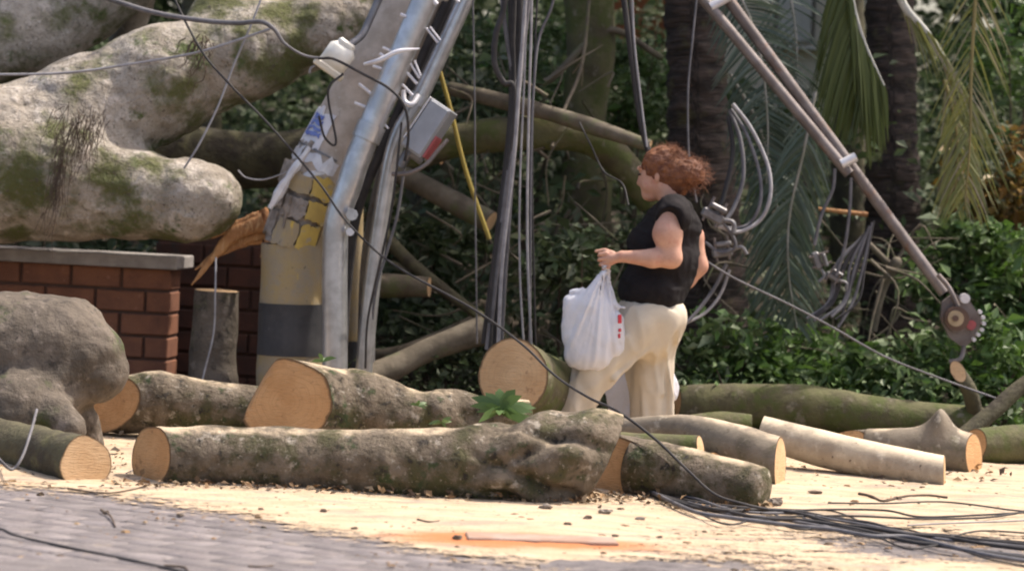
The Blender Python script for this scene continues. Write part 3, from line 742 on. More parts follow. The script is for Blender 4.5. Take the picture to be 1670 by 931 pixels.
# ------------------------------------------------------------------ brick walls
def brick_wall(name, label, pts, z1, bmat, seed, bl=0.29, bh=0.118, j=0.018, depth=0.24, coping=None, endface=True):
    "pts: two ground points (x,y) of the visible face, left to right; every brick its own object"
    p, q = np.array(pts[0], float), np.array(pts[1], float)
    d = (q - p); Ln = np.linalg.norm(d); d /= Ln; nv = np.array([d[1], -d[0]])   # towards the camera
    R = np.array([[d[0], nv[0], 0], [d[1], nv[1], 0], [0, 0, 1.0]])
    o = thing(name, label, 'wall', ((p[0]+q[0])/2, (p[1]+q[1])/2, 0))
    def loc(u, v, z): return np.array([p[0] + d[0]*u + nv[0]*v, p[1] + d[1]*u + nv[1]*v, z])
    V, F = box_vf(loc(Ln/2, -depth/2 - 0.012, z1/2), (Ln - 0.02, depth - 0.02, z1), R); mk('mortar', V, F, M['mortar'], o, smooth=False)
    rng = random.Random(seed); cache = {}
    row = 0; z = 0.0
    while z + bh <= z1 + 0.02:
        u = -(bl + j) * (0.5 if row % 2 else 0.0)
        while u < Ln - 0.01:
            a, b_ = max(u, 0), min(u + bl, Ln)
            if b_ - a > 0.04:
                key = round(b_ - a, 2)
                if key not in cache:
                    Vb, Fb = box_vf((0, 0, 0), (b_ - a, depth, bh), None, 0.006); cache[key] = mesh_data('brick', Vb, Fb, bmat, False)
                bo = bpy.data.objects.new('brick', cache[key]); COL.objects.link(bo); bo.parent = o
                c = loc((a + b_) / 2 + (0.002 if b_ < Ln else 0), -depth/2 + rng.uniform(-0.003, 0.004), z + bh/2 + j/2)
                bo.location = Vector(c - OFF[o.name])
                bo.rotation_euler = (0, rng.uniform(-0.006, 0.006), math.atan2(d[1], d[0]) + rng.uniform(-0.01, 0.01))
            u += bl + j
        z += bh + j; row += 1
    if coping:
        V, F = box_vf(loc(Ln/2 - 0.15 + coping[1], -depth/2 + 0.01, z + coping[0]/2 - 0.004), (Ln + 0.34, depth + 0.16, coping[0]), R, 0.008)
        mk('coping', V, F, M['coping'], o, smooth=False)
    return o
a, b_ = at(-330, 500, 16.6), at(276, 500, 16.3)
brick_wall('brick_wall', 'low red brick wall with grey coping under the fallen trunk', ((a[0], a[1]), (b_[0], b_[1])), at(280, 428, 16.3)[2] - 0.01, M['brick'], 3, coping=(0.078, 0.04))
a, b_ = at(250, 500, 17.1), at(480, 500, 17.0)
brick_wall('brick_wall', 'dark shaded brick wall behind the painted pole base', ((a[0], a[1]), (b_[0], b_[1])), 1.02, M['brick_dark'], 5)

# ------------------------------------------------------------------ the fallen tree
def q(px, py, Y): return at(px, py, Y)
S = SDF(at(-420, 520, 15.1) - np.array([0, 0.4, 0.1]), at(1000, -260, 17.6) + np.array([0, 0.2, 0.2]), 0.02)
def chain(S, pts, k):
    for (a, b_) in zip(pts[:-1], pts[1:]):
        S.cap(q(*a[:3]), q(*b_[:3]), m(a[3], a[2]), m(b_[3], b_[2]), k)
chain(S, [(-400, 235, 16.1, 150), (-150, 265, 16.0, 132), (0, 272, 16.0, 120), (110, 290, 15.95, 100), (220, 318, 15.9, 70), (310, 326, 15.85, 62), (338, 328, 15.85, 56)], 0.06)
chain(S, [(20, 250, 16.1, 110), (140, 195, 16.15, 92), (260, 135, 16.2, 84), (400, 85, 16.3, 72), (540, 38, 16.45, 62), (680, -25, 16.6, 56), (850, -110, 16.8, 50)], 0.12)
chain(S, [(300, 120, 16.35, 50), (360, 40, 16.4, 48), (420, -60, 16.5, 44)], 0.10)
for (kx, ky, kY, kr) in ():
    S.ell(at(kx, ky, kY), (m(kr, 16), m(kr, 16), m(kr * 0.7, 16)), 0.14)
S.rough(lambda P: 0.013 * fbm(P * 3.3, 3, 11) - 0.007 * ridge(P * np.array([6, 8, 11]), 2, 13) + 0.006 * fbm(P * 17, 2, 12))
V, F = S.mesh()
tree = thing('fallen_tree', 'huge pale fallen tree with mossy bark resting on the brick wall', 'tree', at(-100, 330, 16.0))
mk('trunk', V, F, M['bark_pale'], tree)
# other limbs of that tree, behind
def limb(P, R, mt, seed, amp=0.09, freq=3.5, n=24, rings=40, name='limb', parent=tree, **kw):
    W = [at(*p) for p in P]; RR = [m(r, p[2]) for r, p in zip(R, P)]
    V, F, uv, caps = tube(W, RR, n, rings, amp, freq, seed, **kw)
    o = mk(name, V, F, mt, parent, uv=uv)
    for cp in caps:
        if cp is not None: mk('cut_face', cp[0], cp[1], M['cut_orange'], o, smooth=False)
    return o
limb([(-220, 130, 16.8), (-40, 80, 16.9), (90, 40, 17.0), (240, -70, 17.1)], [82, 72, 62, 60], M['bark_pale'], 21)
limb([(195, 95, 17.3), (222, 20, 17.4), (245, -90, 17.5)], [24, 26, 24], M['bark_smooth'], 22)
limb([(60, 60, 17.4), (110, 110, 17.2), (150, 160, 17.0)], [28, 30, 34], M['bark_smooth'], 23)
limb([(210, 250, 17.2), (420, 262, 17.2), (600, 232, 17.0), (720, 235, 16.9)], [60, 44, 38, 34], M['bark_dark'], 24)
# big forked limb passing behind the hanging cables
limb([(640, 262, 16.9), (750, 228, 16.8), (850, 218, 16.7), (950, 222, 16.8), (1010, 262, 16.9), (1060, 330, 17.0)], [26, 28, 29, 27, 26, 22], M['bark_moss'], 25)
# dangling roots and lichen on the trunk
def strands(name, c, n, seed, spread, length, r, mt, parent, droop=1.0):
    rng = np.random.default_rng(seed); parts = []
    for k in range(n):
        p = np.array(c, float) + rng.normal(size=3) * np.array([spread[0], 0.02, spread[1]])
        P = [p]
        L = length * rng.uniform(0.5, 1.2)
        for s_ in range(4):
            P.append(P[-1] + np.array([rng.normal() * 0.018 - 0.012, rng.normal() * 0.012, -droop * L / 4 + rng.normal() * 0.02]))
        Vt, Ft, _, _ = tube(P, [r, r * 0.5], 4, 10); parts.append((Vt, Ft.tolist()))
    V, F = join(parts); o = mk(name, V, F, mt, parent); o['kind'] = 'stuff'; return o
cx = at(135, 200, 15.47); strands('aerial_roots', cx, 80, 31, (0.065, 0.05), 0.26, 0.0022, M['twig'], tree)
cx = at(100, 270, 15.47); strands('aerial_roots', cx, 46, 32, (0.018, 0.09), 0.30, 0.0022, M['twig'], tree)
cx = at(325, 75, 15.78); strands('aerial_roots', cx, 24, 33, (0.04, 0.04), 0.14, 0.004, M['twig'], tree)

# splintered wood torn from the trunk
sp = thing('torn_branch', 'orange torn splinter of wood hanging beside the pole base', 'branch', at(360, 470, 15.9))
rng = random.Random(3)
for k, (a, b_, c_, w) in enumerate((((432, 362), (380, 385), (312, 465), 15), ((430, 380), (372, 402), (318, 440), 13), ((425, 352), (390, 366), (345, 388), 10), ((428, 392), (400, 396), (350, 420), 9), ((420, 345), (440, 385), (425, 420), 16))):
    Yk = 15.9 + rng.uniform(-0.06, 0.06)
    W = [at(*a, Yk), at(*b_, Yk), at(*c_, Yk - 0.04)]
    V, F, uv, caps = tube(W, [m(w, Yk), m(w * 0.8, Yk), m(1.5, Yk)], 9, 22, 0.35, 14, 40 + k, squash=0.5)
    mk('splinter', V, F, M['splinter'], sp, uv=uv)

# ------------------------------------------------------------------ logs
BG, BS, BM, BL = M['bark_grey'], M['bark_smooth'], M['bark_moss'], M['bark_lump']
CU, CO = M['cut'], M['cut_orange']
def gl(s, a, s0, a0, ws, wa):
    da = (a - a0 + np.pi) % (2 * np.pi) - np.pi
    return np.exp(-((s - s0) / ws) ** 2 - (da / wa) ** 2)
# angle 0 = up, pi/2 = towards B = T x N; for a log running +x that is -y or +y
def burl(s, a):
    cam_a = -np.pi / 2 * BURL_SIGN
    d = 0.10 * gl(s, a, 0.93, 0.2, 0.09, 1.6)
    for k in range(5):
        s0 = 0.70 + 0.06 * k
        ln = np.sin((a - cam_a) * 3.0 + s * 34 + k)
        d = d + 0.05 * np.exp(-((s - s0) / 0.05) ** 2) * ln
    # deep folds across the camera side
    u = (a - cam_a + np.pi) % (2 * np.pi) - np.pi
    for (s0, u0, sl, dep, ws) in ((0.84, 0.30, 1.8, 0.26, 0.10), (0.80, -0.30, -1.2, 0.18, 0.08), (0.90, -0.55, 1.4, 0.20, 0.08), (0.74, 0.55, 0.9, 0.10, 0.05)):
        line = (u - u0) - sl * (s - s0) * 3
        d = d - dep * np.exp(-(line / 0.14) ** 2 - ((s - s0) / ws) ** 2) + dep * 0.55 * np.exp(-((line - 0.34) / 0.22) ** 2 - ((s - s0) / ws) ** 2)
    d = d + 0.05 * gl(s, a, 0.06, cam_a + 0.4, 0.03, 0.5) - 0.10 * gl(s, a, 0.11, cam_a + 0.3, 0.012, 0.16) - 0.09 * gl(s, a, 0.14, cam_a - 0.0, 0.014, 0.16) + 0.06 * gl(s, a, 0.125, cam_a + 0.1, 0.05, 0.5)
    d = d + 0.05 * np.exp(-((s - 0.52) / 0.012) ** 2) * np.exp(-(u / 0.9) ** 2)
    return d
BURL_SIGN = -1
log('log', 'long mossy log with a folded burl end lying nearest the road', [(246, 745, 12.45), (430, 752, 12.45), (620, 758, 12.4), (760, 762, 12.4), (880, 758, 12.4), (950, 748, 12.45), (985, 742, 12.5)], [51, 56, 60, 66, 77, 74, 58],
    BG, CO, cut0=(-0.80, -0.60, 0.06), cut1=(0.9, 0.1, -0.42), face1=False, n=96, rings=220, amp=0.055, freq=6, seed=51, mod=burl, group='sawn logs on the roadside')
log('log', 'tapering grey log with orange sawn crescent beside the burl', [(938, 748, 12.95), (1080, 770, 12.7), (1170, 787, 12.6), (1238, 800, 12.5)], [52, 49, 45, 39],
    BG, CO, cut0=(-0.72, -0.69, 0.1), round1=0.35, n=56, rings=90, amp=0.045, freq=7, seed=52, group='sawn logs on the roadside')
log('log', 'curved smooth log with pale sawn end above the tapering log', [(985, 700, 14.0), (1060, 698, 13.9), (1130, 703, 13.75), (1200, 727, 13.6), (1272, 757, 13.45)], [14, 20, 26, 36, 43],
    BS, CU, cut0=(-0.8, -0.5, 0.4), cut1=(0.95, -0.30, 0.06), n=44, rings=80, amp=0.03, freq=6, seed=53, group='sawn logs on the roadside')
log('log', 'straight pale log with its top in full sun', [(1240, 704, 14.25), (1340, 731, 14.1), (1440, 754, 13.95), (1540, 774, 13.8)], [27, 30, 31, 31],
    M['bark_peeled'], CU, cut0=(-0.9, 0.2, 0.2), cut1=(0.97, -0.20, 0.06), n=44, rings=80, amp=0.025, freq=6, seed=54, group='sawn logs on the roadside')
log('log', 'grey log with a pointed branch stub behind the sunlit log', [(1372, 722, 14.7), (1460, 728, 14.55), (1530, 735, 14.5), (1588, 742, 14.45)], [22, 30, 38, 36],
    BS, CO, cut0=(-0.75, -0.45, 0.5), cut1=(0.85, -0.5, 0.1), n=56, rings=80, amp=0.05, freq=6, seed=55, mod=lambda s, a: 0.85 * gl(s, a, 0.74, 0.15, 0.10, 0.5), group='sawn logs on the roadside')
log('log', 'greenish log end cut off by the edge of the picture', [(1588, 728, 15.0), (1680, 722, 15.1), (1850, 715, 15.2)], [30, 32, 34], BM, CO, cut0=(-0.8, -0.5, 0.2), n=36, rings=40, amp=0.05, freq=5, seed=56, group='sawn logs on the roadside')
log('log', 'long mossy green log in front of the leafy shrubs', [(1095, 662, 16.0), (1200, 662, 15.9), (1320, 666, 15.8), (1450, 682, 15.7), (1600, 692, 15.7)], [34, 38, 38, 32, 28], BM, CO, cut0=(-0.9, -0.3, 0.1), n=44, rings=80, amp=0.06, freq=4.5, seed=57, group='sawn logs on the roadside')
log('log', 'short mossy green log peeping over the curved log', [(1120, 694, 14.9), (1180, 692, 14.9), (1225, 694, 14.9)], [18, 22, 19], BM, CO, n=30, rings=30, amp=0.05, freq=6, seed=58, group='sawn logs on the roadside')
log('log', 'small mossy log wedged between the tapering and curved logs', [(1000, 726, 13.4), (1070, 729, 13.35), (1142, 730, 13.3)], [22, 23, 21], BM, CU, cut1=(0.9, -0.3, 0.2), n=30, rings=30, amp=0.05, freq=6, seed=59, group='sawn logs on the roadside')
log('log', 'orange-cut offcut under the curved log', [(1120, 758, 13.5), (1164, 755, 13.5)], [20, 18], BM, CO, cut1=(0.7, -0.7, 0.2), n=24, rings=20, amp=0.05, freq=6, seed=60, group='sawn logs on the roadside')
def knob(s, a):
    return 0.10 * np.sin(s * 21 + a * 2) * np.clip((s - 0.25) * 3, 0, 1) + 0.16 * gl(s, a, 0.62, 1.2, 0.05, 0.6) - 0.20 * gl(s, a, 0.56, 1.5, 0.03, 0.7) + 0.12 * gl(s, a, 0.3, 0.3, 0.07, 0.8) - 0.16 * gl(s, a, 0.72, 1.4, 0.04, 0.5)
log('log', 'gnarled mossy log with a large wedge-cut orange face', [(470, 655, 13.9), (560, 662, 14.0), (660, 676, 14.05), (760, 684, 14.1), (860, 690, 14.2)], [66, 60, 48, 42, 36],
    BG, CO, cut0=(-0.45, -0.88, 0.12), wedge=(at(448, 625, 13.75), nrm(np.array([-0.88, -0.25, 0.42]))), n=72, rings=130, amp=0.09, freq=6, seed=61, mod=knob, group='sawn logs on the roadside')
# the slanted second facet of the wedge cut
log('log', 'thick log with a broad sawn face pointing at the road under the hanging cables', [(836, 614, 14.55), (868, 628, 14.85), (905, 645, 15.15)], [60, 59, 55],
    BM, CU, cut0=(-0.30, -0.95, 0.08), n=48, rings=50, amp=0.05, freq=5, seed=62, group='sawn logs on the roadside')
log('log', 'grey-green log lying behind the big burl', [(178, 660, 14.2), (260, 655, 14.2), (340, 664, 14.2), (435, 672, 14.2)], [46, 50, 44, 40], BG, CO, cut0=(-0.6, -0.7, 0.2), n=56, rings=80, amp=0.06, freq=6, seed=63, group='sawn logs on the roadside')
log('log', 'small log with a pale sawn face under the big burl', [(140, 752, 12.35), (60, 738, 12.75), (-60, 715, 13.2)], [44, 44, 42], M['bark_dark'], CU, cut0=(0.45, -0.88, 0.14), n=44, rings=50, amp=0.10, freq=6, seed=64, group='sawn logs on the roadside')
log('stump', 'upright grey stump with a knothole before the dark brick wall', [(350, 680, 15.9), (347, 590, 15.9), (352, 530, 15.9), (353, 474, 15.9)], [44, 38, 37, 37], BL, CU, cut1=(0.02, -0.03, 1), n=40, rings=60, amp=0.05, freq=6, seed=65, cat='stump',
    mod=lambda s, a: -0.14 * gl(s, a, 0.62, 0.0, 0.035, 0.22) + 0.07 * gl(s, a, 0.62, 0.0, 0.08, 0.4))
# the big burl
S = SDF(at(-330, 800, 12.9) - np.array([0.3, 0.1, 0.1]), at(290, 420, 14.6) + np.array([0.1, 0.1, 0.1]), 0.014)
chain(S, [(-300, 560, 13.7, 120), (-120, 575, 13.6, 105), (20, 575, 13.6, 94), (90, 572, 13.6, 86), (118, 585, 13.6, 80)], 0.08)
chain(S, [(60, 525, 13.65, 44), (120, 530, 13.65, 42)], 0.06)
chain(S, [(70, 640, 13.45, 62), (30, 670, 13.3, 56), (-120, 690, 13.3, 66)], 0.06)
chain(S, [(90, 680, 13.25, 36), (112, 700, 13.2, 26)], 0.05)
chain(S, [(-60, 700, 13.5, 60), (-90, 760, 13.5, 60)], 0.06)
chain(S, [(150, 590, 13.55, 58), (158, 605, 13.55, 50)], 0.05)
chain(S, [(100, 650, 13.6, 34), (140, 690, 13.65, 22), (150, 745, 13.7, 24)], 0.05)
S.rough(lambda P: 0.013 * fbm(P * 5, 3, 15) - 0.004 * ridge(P * 9, 2, 17) + 0.005 * fbm(P * 20, 2, 16))
V, F = S.mesh()
mk('burl', V, F, BL, label='big rounded grey burl of sawn trunk beside the brick wall', cat='burl')
# fallen branches further back
def branch(label, P, R, mt, seed, cut=True, **kw):
    return log('branch', label, P, R, mt, kw.get('cutmat', M['cut']), n=22, rings=40, amp=0.07, freq=5, seed=seed, cat='branch', group='fallen branches among the undergrowth', cut0=kw.get('cut0'), cut1=kw.get('cut1'))
branch('thin grey branch sloping across the forked limb behind the cables', [(735, 145, 17.0), (870, 178, 16.6), (960, 205, 16.5), (1060, 238, 16.4)], [12, 13, 14, 10], M['bark_tan'], 71)
branch('short grey branch sloping down right of the meter box', [(590, 255, 16.9), (670, 292, 16.8), (740, 330, 16.7), (800, 362, 16.6)], [14, 17, 19, 19], M['bark_tan'], 72)
branch('short brown log jutting level from behind the leaning conduit', [(440, 462, 16.75), (560, 464, 16.6), (640, 466, 16.5), (700, 468, 16.45)], [20, 19, 20, 17], M['bark_tan'], 73)
branch('pale branch rising from behind the gnarled log', [(590, 618, 15.9), (640, 600, 16.0), (700, 570, 16.1), (790, 538, 16.2)], [22, 22, 19, 24], M['bark_tan'], 74)
branch('thin branch lying above the pale rising branch', [(590, 578, 16.4), (650, 572, 16.4), (720, 545, 16.5), (800, 505, 16.6)], [9, 9, 8, 5], M['bark_tan'], 75)
branch('dark branch dropping from the conduit towards the ground', [(600, 345, 16.6), (650, 410, 16.6), (720, 470, 16.5), (790, 520, 16.4)], [12, 11, 10, 8], M['bark_dark'], 76)
branch('slender twig crossing the shrub behind the cables', [(870, 130, 18.0), (900, 128, 18.0), (990, 50, 18.1), (1080, 95, 18.2)], [5, 6, 6, 5], M['bark_tan'], 77)
branch('cut branch standing at the edge of the shrubs', [(1563, 606, 15.6), (1582, 640, 15.6), (1592, 690, 15.7)], [11, 12, 14], M['bark_dark'], 78, cut0=(-0.4, -0.8, 0.4))
branch('brown branch leaning up from behind the stubbed log', [(1570, 712, 15.3), (1620, 670, 15.4), (1672, 625, 15.5), (1750, 575, 15.6)], [14, 13, 12, 10], M['bark_dark'], 79)
branch('thin orange twig above the hanging wire bundle', [(1330, 340, 16.8), (1370, 345, 16.8), (1415, 350, 16.8)], [3, 4, 4], M['splinter'], 80)
branch('bent broken branch below the steel brace', [(1415, 395, 17.0), (1450, 430, 17.0), (1462, 428, 16.95), (1440, 470, 17.0), (1425, 540, 17.0)], [4, 6, 9, 7, 5], M['bark_tan'], 81)

# twigs and brushwood nobody could count, tangled behind the logs
rng = np.random.default_rng(41); parts = []
for k in range(170):
    if k < 110: px, py, Yk = rng.uniform(590, 1010), rng.uniform(120, 600), rng.uniform(16.4, 18.0)
    else: px, py, Yk = rng.uniform(1110, 1660), rng.uniform(380, 640), rng.uniform(16.6, 17.6)
    p = at(px, py, Yk); d = nrm(rng.normal(size=3) * np.array([1.0, 0.5, 0.8])); Lk = rng.uniform(0.15, 0.6)
    Vt, Ft, _, _ = tube([p, p + d * Lk * 0.5 + rng.normal(size=3) * 0.05, p + d * Lk + rng.normal(size=3) * 0.07 - np.array([0, 0, 0.05])], [rng.uniform(0.004, 0.013), 0.003], 5, 9); parts.append((Vt, Ft.tolist()))
V, F = join(parts); mk('brushwood', V, F, M['bark_tan'], kind='stuff', base=(0, 0, 0), label='tangle of thin broken twigs behind the logs')
# dead leaves and bark scraps along the logs, also standing in for shadow there
n = 900; px = np.concatenate([rng.uniform(170, 1000, 420), rng.uniform(0, 200, 120), rng.uniform(930, 1260, 220), rng.uniform(1250, 1650, 140)])
Yl = np.concatenate([12.25 + rng.normal(size=420) * 0.07, 13.0 + rng.normal(size=120) * 0.4, 12.45 + rng.normal(size=220) * 0.12, 14.3 + rng.normal(size=140) * 0.3])
P = np.array([at(a_, 800, y_) for a_, y_ in zip(px, Yl)]); P[:, 2] = np.maximum(saw_z(P[:, 0], P[:, 1]), 0.004) + rng.uniform(0.0, 0.02, n)
V, F = leaf_vf(P, 0.035, rng, 1.2, 0.6); mk('leaf_litter', V, F, M['chip'], kind='stuff', smooth=False, base=(0, 0, 0), label='dead leaves and bark scraps along the foot of the logs')
# ------------------------------------------------------------------ the broken utility pole
def cyl_patch(p0, p1, r, a0, a1, s0, s1, th, na=8, ns=4, amp=0.0, seed=0):
    "a curved plate on a cylinder: angle 0 faces the road, + is to the right"
    p0, p1 = np.asarray(p0, float), np.asarray(p1, float); T = nrm(p1 - p0); L = np.linalg.norm(p1 - p0)
    N = np.array([0, -1.0, 0]); N = nrm(N - T * (N @ T)); B = np.cross(T, N)
    rng = np.random.default_rng(seed)
    A, Sg = np.meshgrid(np.linspace(a0, a1, na), np.linspace(s0, s1, ns), indexing='ij')
    if amp:
        A = A + amp * rng.normal(size=A.shape) * 0.5; Sg = Sg + amp * rng.normal(size=A.shape) * 0.25
    def surf(rr): return p0 + T * (Sg * L)[..., None] + (N * np.cos(A)[..., None] + B * np.sin(A)[..., None]) * rr
    V = np.vstack([surf(r + th).reshape(-1, 3), surf(r).reshape(-1, 3)]); F = []; k = na * ns
    for i in range(na - 1):
        for j in range(ns - 1):
            a = i * ns + j; F.append([a, a + ns, a + ns + 1, a + 1]); F.append([k + a, k + a + 1, k + a + ns + 1, k + a + ns])
    def side(x, y): F.append([x, y, y + k, x + k])
    for i in range(na - 1): side((i + 1) * ns, i * ns); side(i * ns + ns - 1, (i + 1) * ns + ns - 1)
    for j in range(ns - 1): side(j, j + 1); side((na - 1) * ns + j + 1, (na - 1) * ns + j)
    return V, F
PY = 15.75
pole = thing('utility_pole', 'snapped concrete utility pole leaning over its yellow and black painted base', 'utility pole', (at(474, 690, PY)[0], PY, 0))
b0, b1 = at(470, 702, PY), at(478, 398, PY)
b0 = b0 + (b0 - b1) * 0.05
V, F, uv, caps = tube([b0, b1], [m(56, PY), m(51, PY)], 40, 60, 0.02, 7, 90)
base = mk('base', V, F, M['yellow_paint'], pole, uv=uv); mk('broken_top', caps[1][0] , caps[1][1], M['rubble'], base, smooth=False)
Lb = np.linalg.norm(b1 - b0)
def band(py0, py1, mt, extra=0.004):
    s0 = (at(474, py0, PY)[2] - b0[2]) / (b1[2] - b0[2]); s1 = (at(474, py1, PY)[2] - b0[2]) / (b1[2] - b0[2])
    P0, P1 = b0 + (b1 - b0) * s0, b0 + (b1 - b0) * s1
    rr = [m(56, PY) + (m(51, PY) - m(56, PY)) * s + extra for s in (s0, s1)]
    V, F, uv, _ = tube([P0, P1], rr, 40, 24, 0.018, 7, 90); mk('painted_band', V, F, mt, base, uv=uv)
band(578, 494, M['black_paint'])
# tilted broken neck: dark core with cracked plates of painted concrete on it
n0, n1 = at(474, 404, PY), at(512, 292, PY)
V, F, uv, _ = tube([n0, n1], [m(46, PY), m(44, PY)], 28, 30, 0.10, 9, 91); neck = mk('neck', V, F, M['rubble'], pole, uv=uv)
rc = m(46, PY)
pl = [(-1.5, -0.75, 0.10, 0.42, 'rubble', 0.006), (-1.45, -0.7, 0.50, 0.78, 'rubble', 0.012), (-0.62, 0.15, 0.02, 0.36, 'yellow_paint', 0.010), (0.2, 0.85, 0.03, 0.40, 'yellow_bright', 0.008),
      (-0.6, 0.12, 0.42, 0.70, 'rubble', 0.014), (0.17, 0.9, 0.45, 0.72, 'yellow_bright', 0.012), (-0.65, 0.05, 0.77, 1.02, 'yellow_paint', 0.016), (0.10, 0.95, 0.77, 1.06, 'yellow_bright', 0.016), (-1.6, -0.75, 0.83, 1.15, 'rubble', 0.020), (0.95, 1.6, 0.1, 0.9, 'yellow_paint', 0.008)]
for k, (a0, a1, s0, s1, mt, th) in enumerate(pl):
    V, F = cyl_patch(n0, n1, rc, a0, a1, s0, s1, th + 0.012, 8, 6, 0.06, 300 + k); mk('broken_plate', V, F, M[mt], neck, smooth=False)
# shards hanging off the left of the break
for k, (pts, w) in enumerate(([(447, 338), (470, 300), (500, 262)], 6), ) if False else enumerate((([(440, 340), (466, 296), (505, 240)], 8), ([(462, 372), (468, 340), (474, 318)], 9), ([(482, 300), (505, 285), (530, 282)], 7), ([(470, 290), (490, 262), (510, 230)], 7))):
    W = [at(*p, PY - 0.19 + 0.02 * k) for p in pts]
    V, F, uv, _ = tube(W, [m(w * 0.5, PY), m(w, PY), m(w * 0.5, PY)], 6, 12, 0.4, 25, 95 + k, squash=0.6); mk('shard', V, F, M['tape'] if k in (0, 2) else M['rubble'], neck, smooth=False)
u0, u1 = at(508, 312, PY + 0.02), at(906, -420, PY + 0.25)
V, F, uv, caps = tube([u0, u1], [m(54, PY), m(46, PY)], 40, 90, 0.015, 6, 92)
shaft = mk('shaft', V, F, M['concrete'], pole, uv=uv); mk('shaft_top', caps[1][0], caps[1][1], M['concrete'], shaft, smooth=False)
Ls = np.linalg.norm(u1 - u0)
def sh(py): return (at(600, py, PY)[2] - u0[2]) / (u1[2] - u0[2])
rs = m(53.5, PY)
# torn poster with blue print, metal strap
V, F = cyl_patch(u0, u1, rs, -1.35, -0.35, sh(258), sh(205), 0.010, 12, 8, 0.02, 5); po = mk('poster', V, F, M['paper'], shaft, smooth=False)
for k in range(4):
    V, F = cyl_patch(u0, u1, rs + 0.0145, -1.15 + 0.02 * k, -0.5 - 0.06 * k, sh(246 - k * 9), sh(241 - k * 9), 0.004, 8, 3, 0.01, k); mk('blue_print', V, F, M['sticker_blue'], po if False else shaft, smooth=False)
V, F = cyl_patch(u0, u1, rs, -1.5, 0.4, sh(284), sh(268), 0.012, 14, 4, 0.02, 7); mk('strap', V, F, M['tape'], shaft, smooth=False)
V, F = cyl_patch(u0, u1, rs, -1.4, 0.3, sh(264), sh(261), 0.010, 14, 3, 0.0, 8); mk('strap', V, F, M['galv_dark'], shaft, smooth=False)
# conduits strapped to the pole
def conduit(P, r, mt=M['galv'], n=18):
    return rod('conduit', P, r, mt, pole, n=n, rings=60)
conduit([(546, 720, 15.42), (546, 560, 15.42), (546, 430, 15.42), (550, 360, 15.42), (570, 300, 15.42), (594, 232, 15.44), (691, 5, 15.5), (860, -390, 15.62)], m(21, 15.42))
conduit([(590, 640, 15.66), (606, 470, 15.66), (630, 300, 15.66), (650, 220, 15.66), (684, 160, 15.66), (757, 5, 15.7), (945, -395, 15.85)], m(14, 15.66))
conduit([(596, 640, 15.95), (600, 470, 15.95), (612, 360, 15.9), (640, 250, 15.85), (705, 95, 15.85), (925, -400, 15.95)], m(15, 15.66), M['galv_dark'])
conduit([(560, 560, 15.8), (566, 470, 15.8), (582, 350, 15.75), (620, 250, 15.7), (668, 140, 15.72), (728, 5, 15.75)], m(8, 15.66), M['cable_black'], 10)
rod('coupling', [(596, 228, 15.44), (607, 203, 15.445)], m(24, 15.42), M['galv'], pole, n=18, rings=3)
rod('coupling', [(687, 155, 15.66), (679, 171, 15.66)], m(18, 15.66), M['galv'], pole, n=18, rings=3)
rod('bolt', [(574, 350, 15.38), (574, 350, 15.30)], m(10, 15.4), M['galv'], pole, n=8, rings=2)
rod('bolt', [(571, 378, 15.38), (571, 378, 15.33)], m(7, 15.4), M['tape'], pole, n=8, rings=2)
# white wire ties
fr = 15.46
for a_, b_, r_ in (((653, 24), (664, 28), 3), ((585, 137), (606, 154), 2.6), ((578, 168), (596, 175), 2.8), ((624, 78), (638, 84), 2.4), ((619, 88), (632, 97), 3), ((608, 108), (624, 113), 2.4), ((695, 46), (714, 70), 2), ((701, 44), (718, 66), 1.6),
                 ((676, 99), (686, 124), 2), ((669, 104), (684, 128), 2), ((661, 116), (680, 137), 2.4), ((654, 136), (673, 156), 2.2), ((624, 198), (633, 210), 1.8), ((700, -8), (712, 8), 4), ((740, -6), (748, 4), 3)):
    rod('wire_tie', [(*a_, fr), (*b_, fr)], m(r_, fr), M['paper'], shaft, n=6, rings=3)
rod('wire_tie', [(594, 105, 15.32), (620, 98, 15.28), (650, 84, 15.27), (684, 80, 15.3)], [m(2.5, fr), m(4, fr), m(4, fr), m(1.5, fr)], M['paper'], shaft, n=6)
rod('bracket', [(657, 148, 15.5), (660, 166, 15.48), (672, 170, 15.48), (682, 156, 15.52)], m(4.5, fr), M['tape'], pole, n=8)
# meter box
R = rotm('Y', 31) @ rotm('Z', -14)
bc = at(700, 212, 15.45)
mb = mk('meter_box', *box_vf(bc, (m(40, fr), 0.16, m(92, fr)), R, 0.006), M['box_grey'], pole, smooth=False)
mk('lid', *box_vf(bc + R @ np.array([0, -0.088, 0.0]), (m(36, fr), 0.014, m(86, fr)), R, 0.004), M['box_grey'], mb, smooth=False)
mk('red_label', *box_vf(bc + R @ np.array([m(22, fr), -0.01, -m(22, fr)]), (0.010, 0.13, m(40, fr)), R, 0.002), M['red_faded'], mb, smooth=False)
mk('edge_trim', *box_vf(bc + R @ np.array([-m(21, fr), -0.02, m(6, fr)]), (0.008, 0.15, m(80, fr)), R, 0.002), M['tape'], mb, smooth=False)
rod('cover_rim', [(640, 284, 15.42), (668, 282, 15.38), (695, 268, 15.38), (712, 248, 15.4), (730, 228, 15.42)], m(3.6, fr), M['strut'], mb, n=8)
rod('hood', [(652, 272, 15.44), (668, 250, 15.44), (690, 262, 15.44)], m(9, fr), M['galv_dark'], mb, n=8)
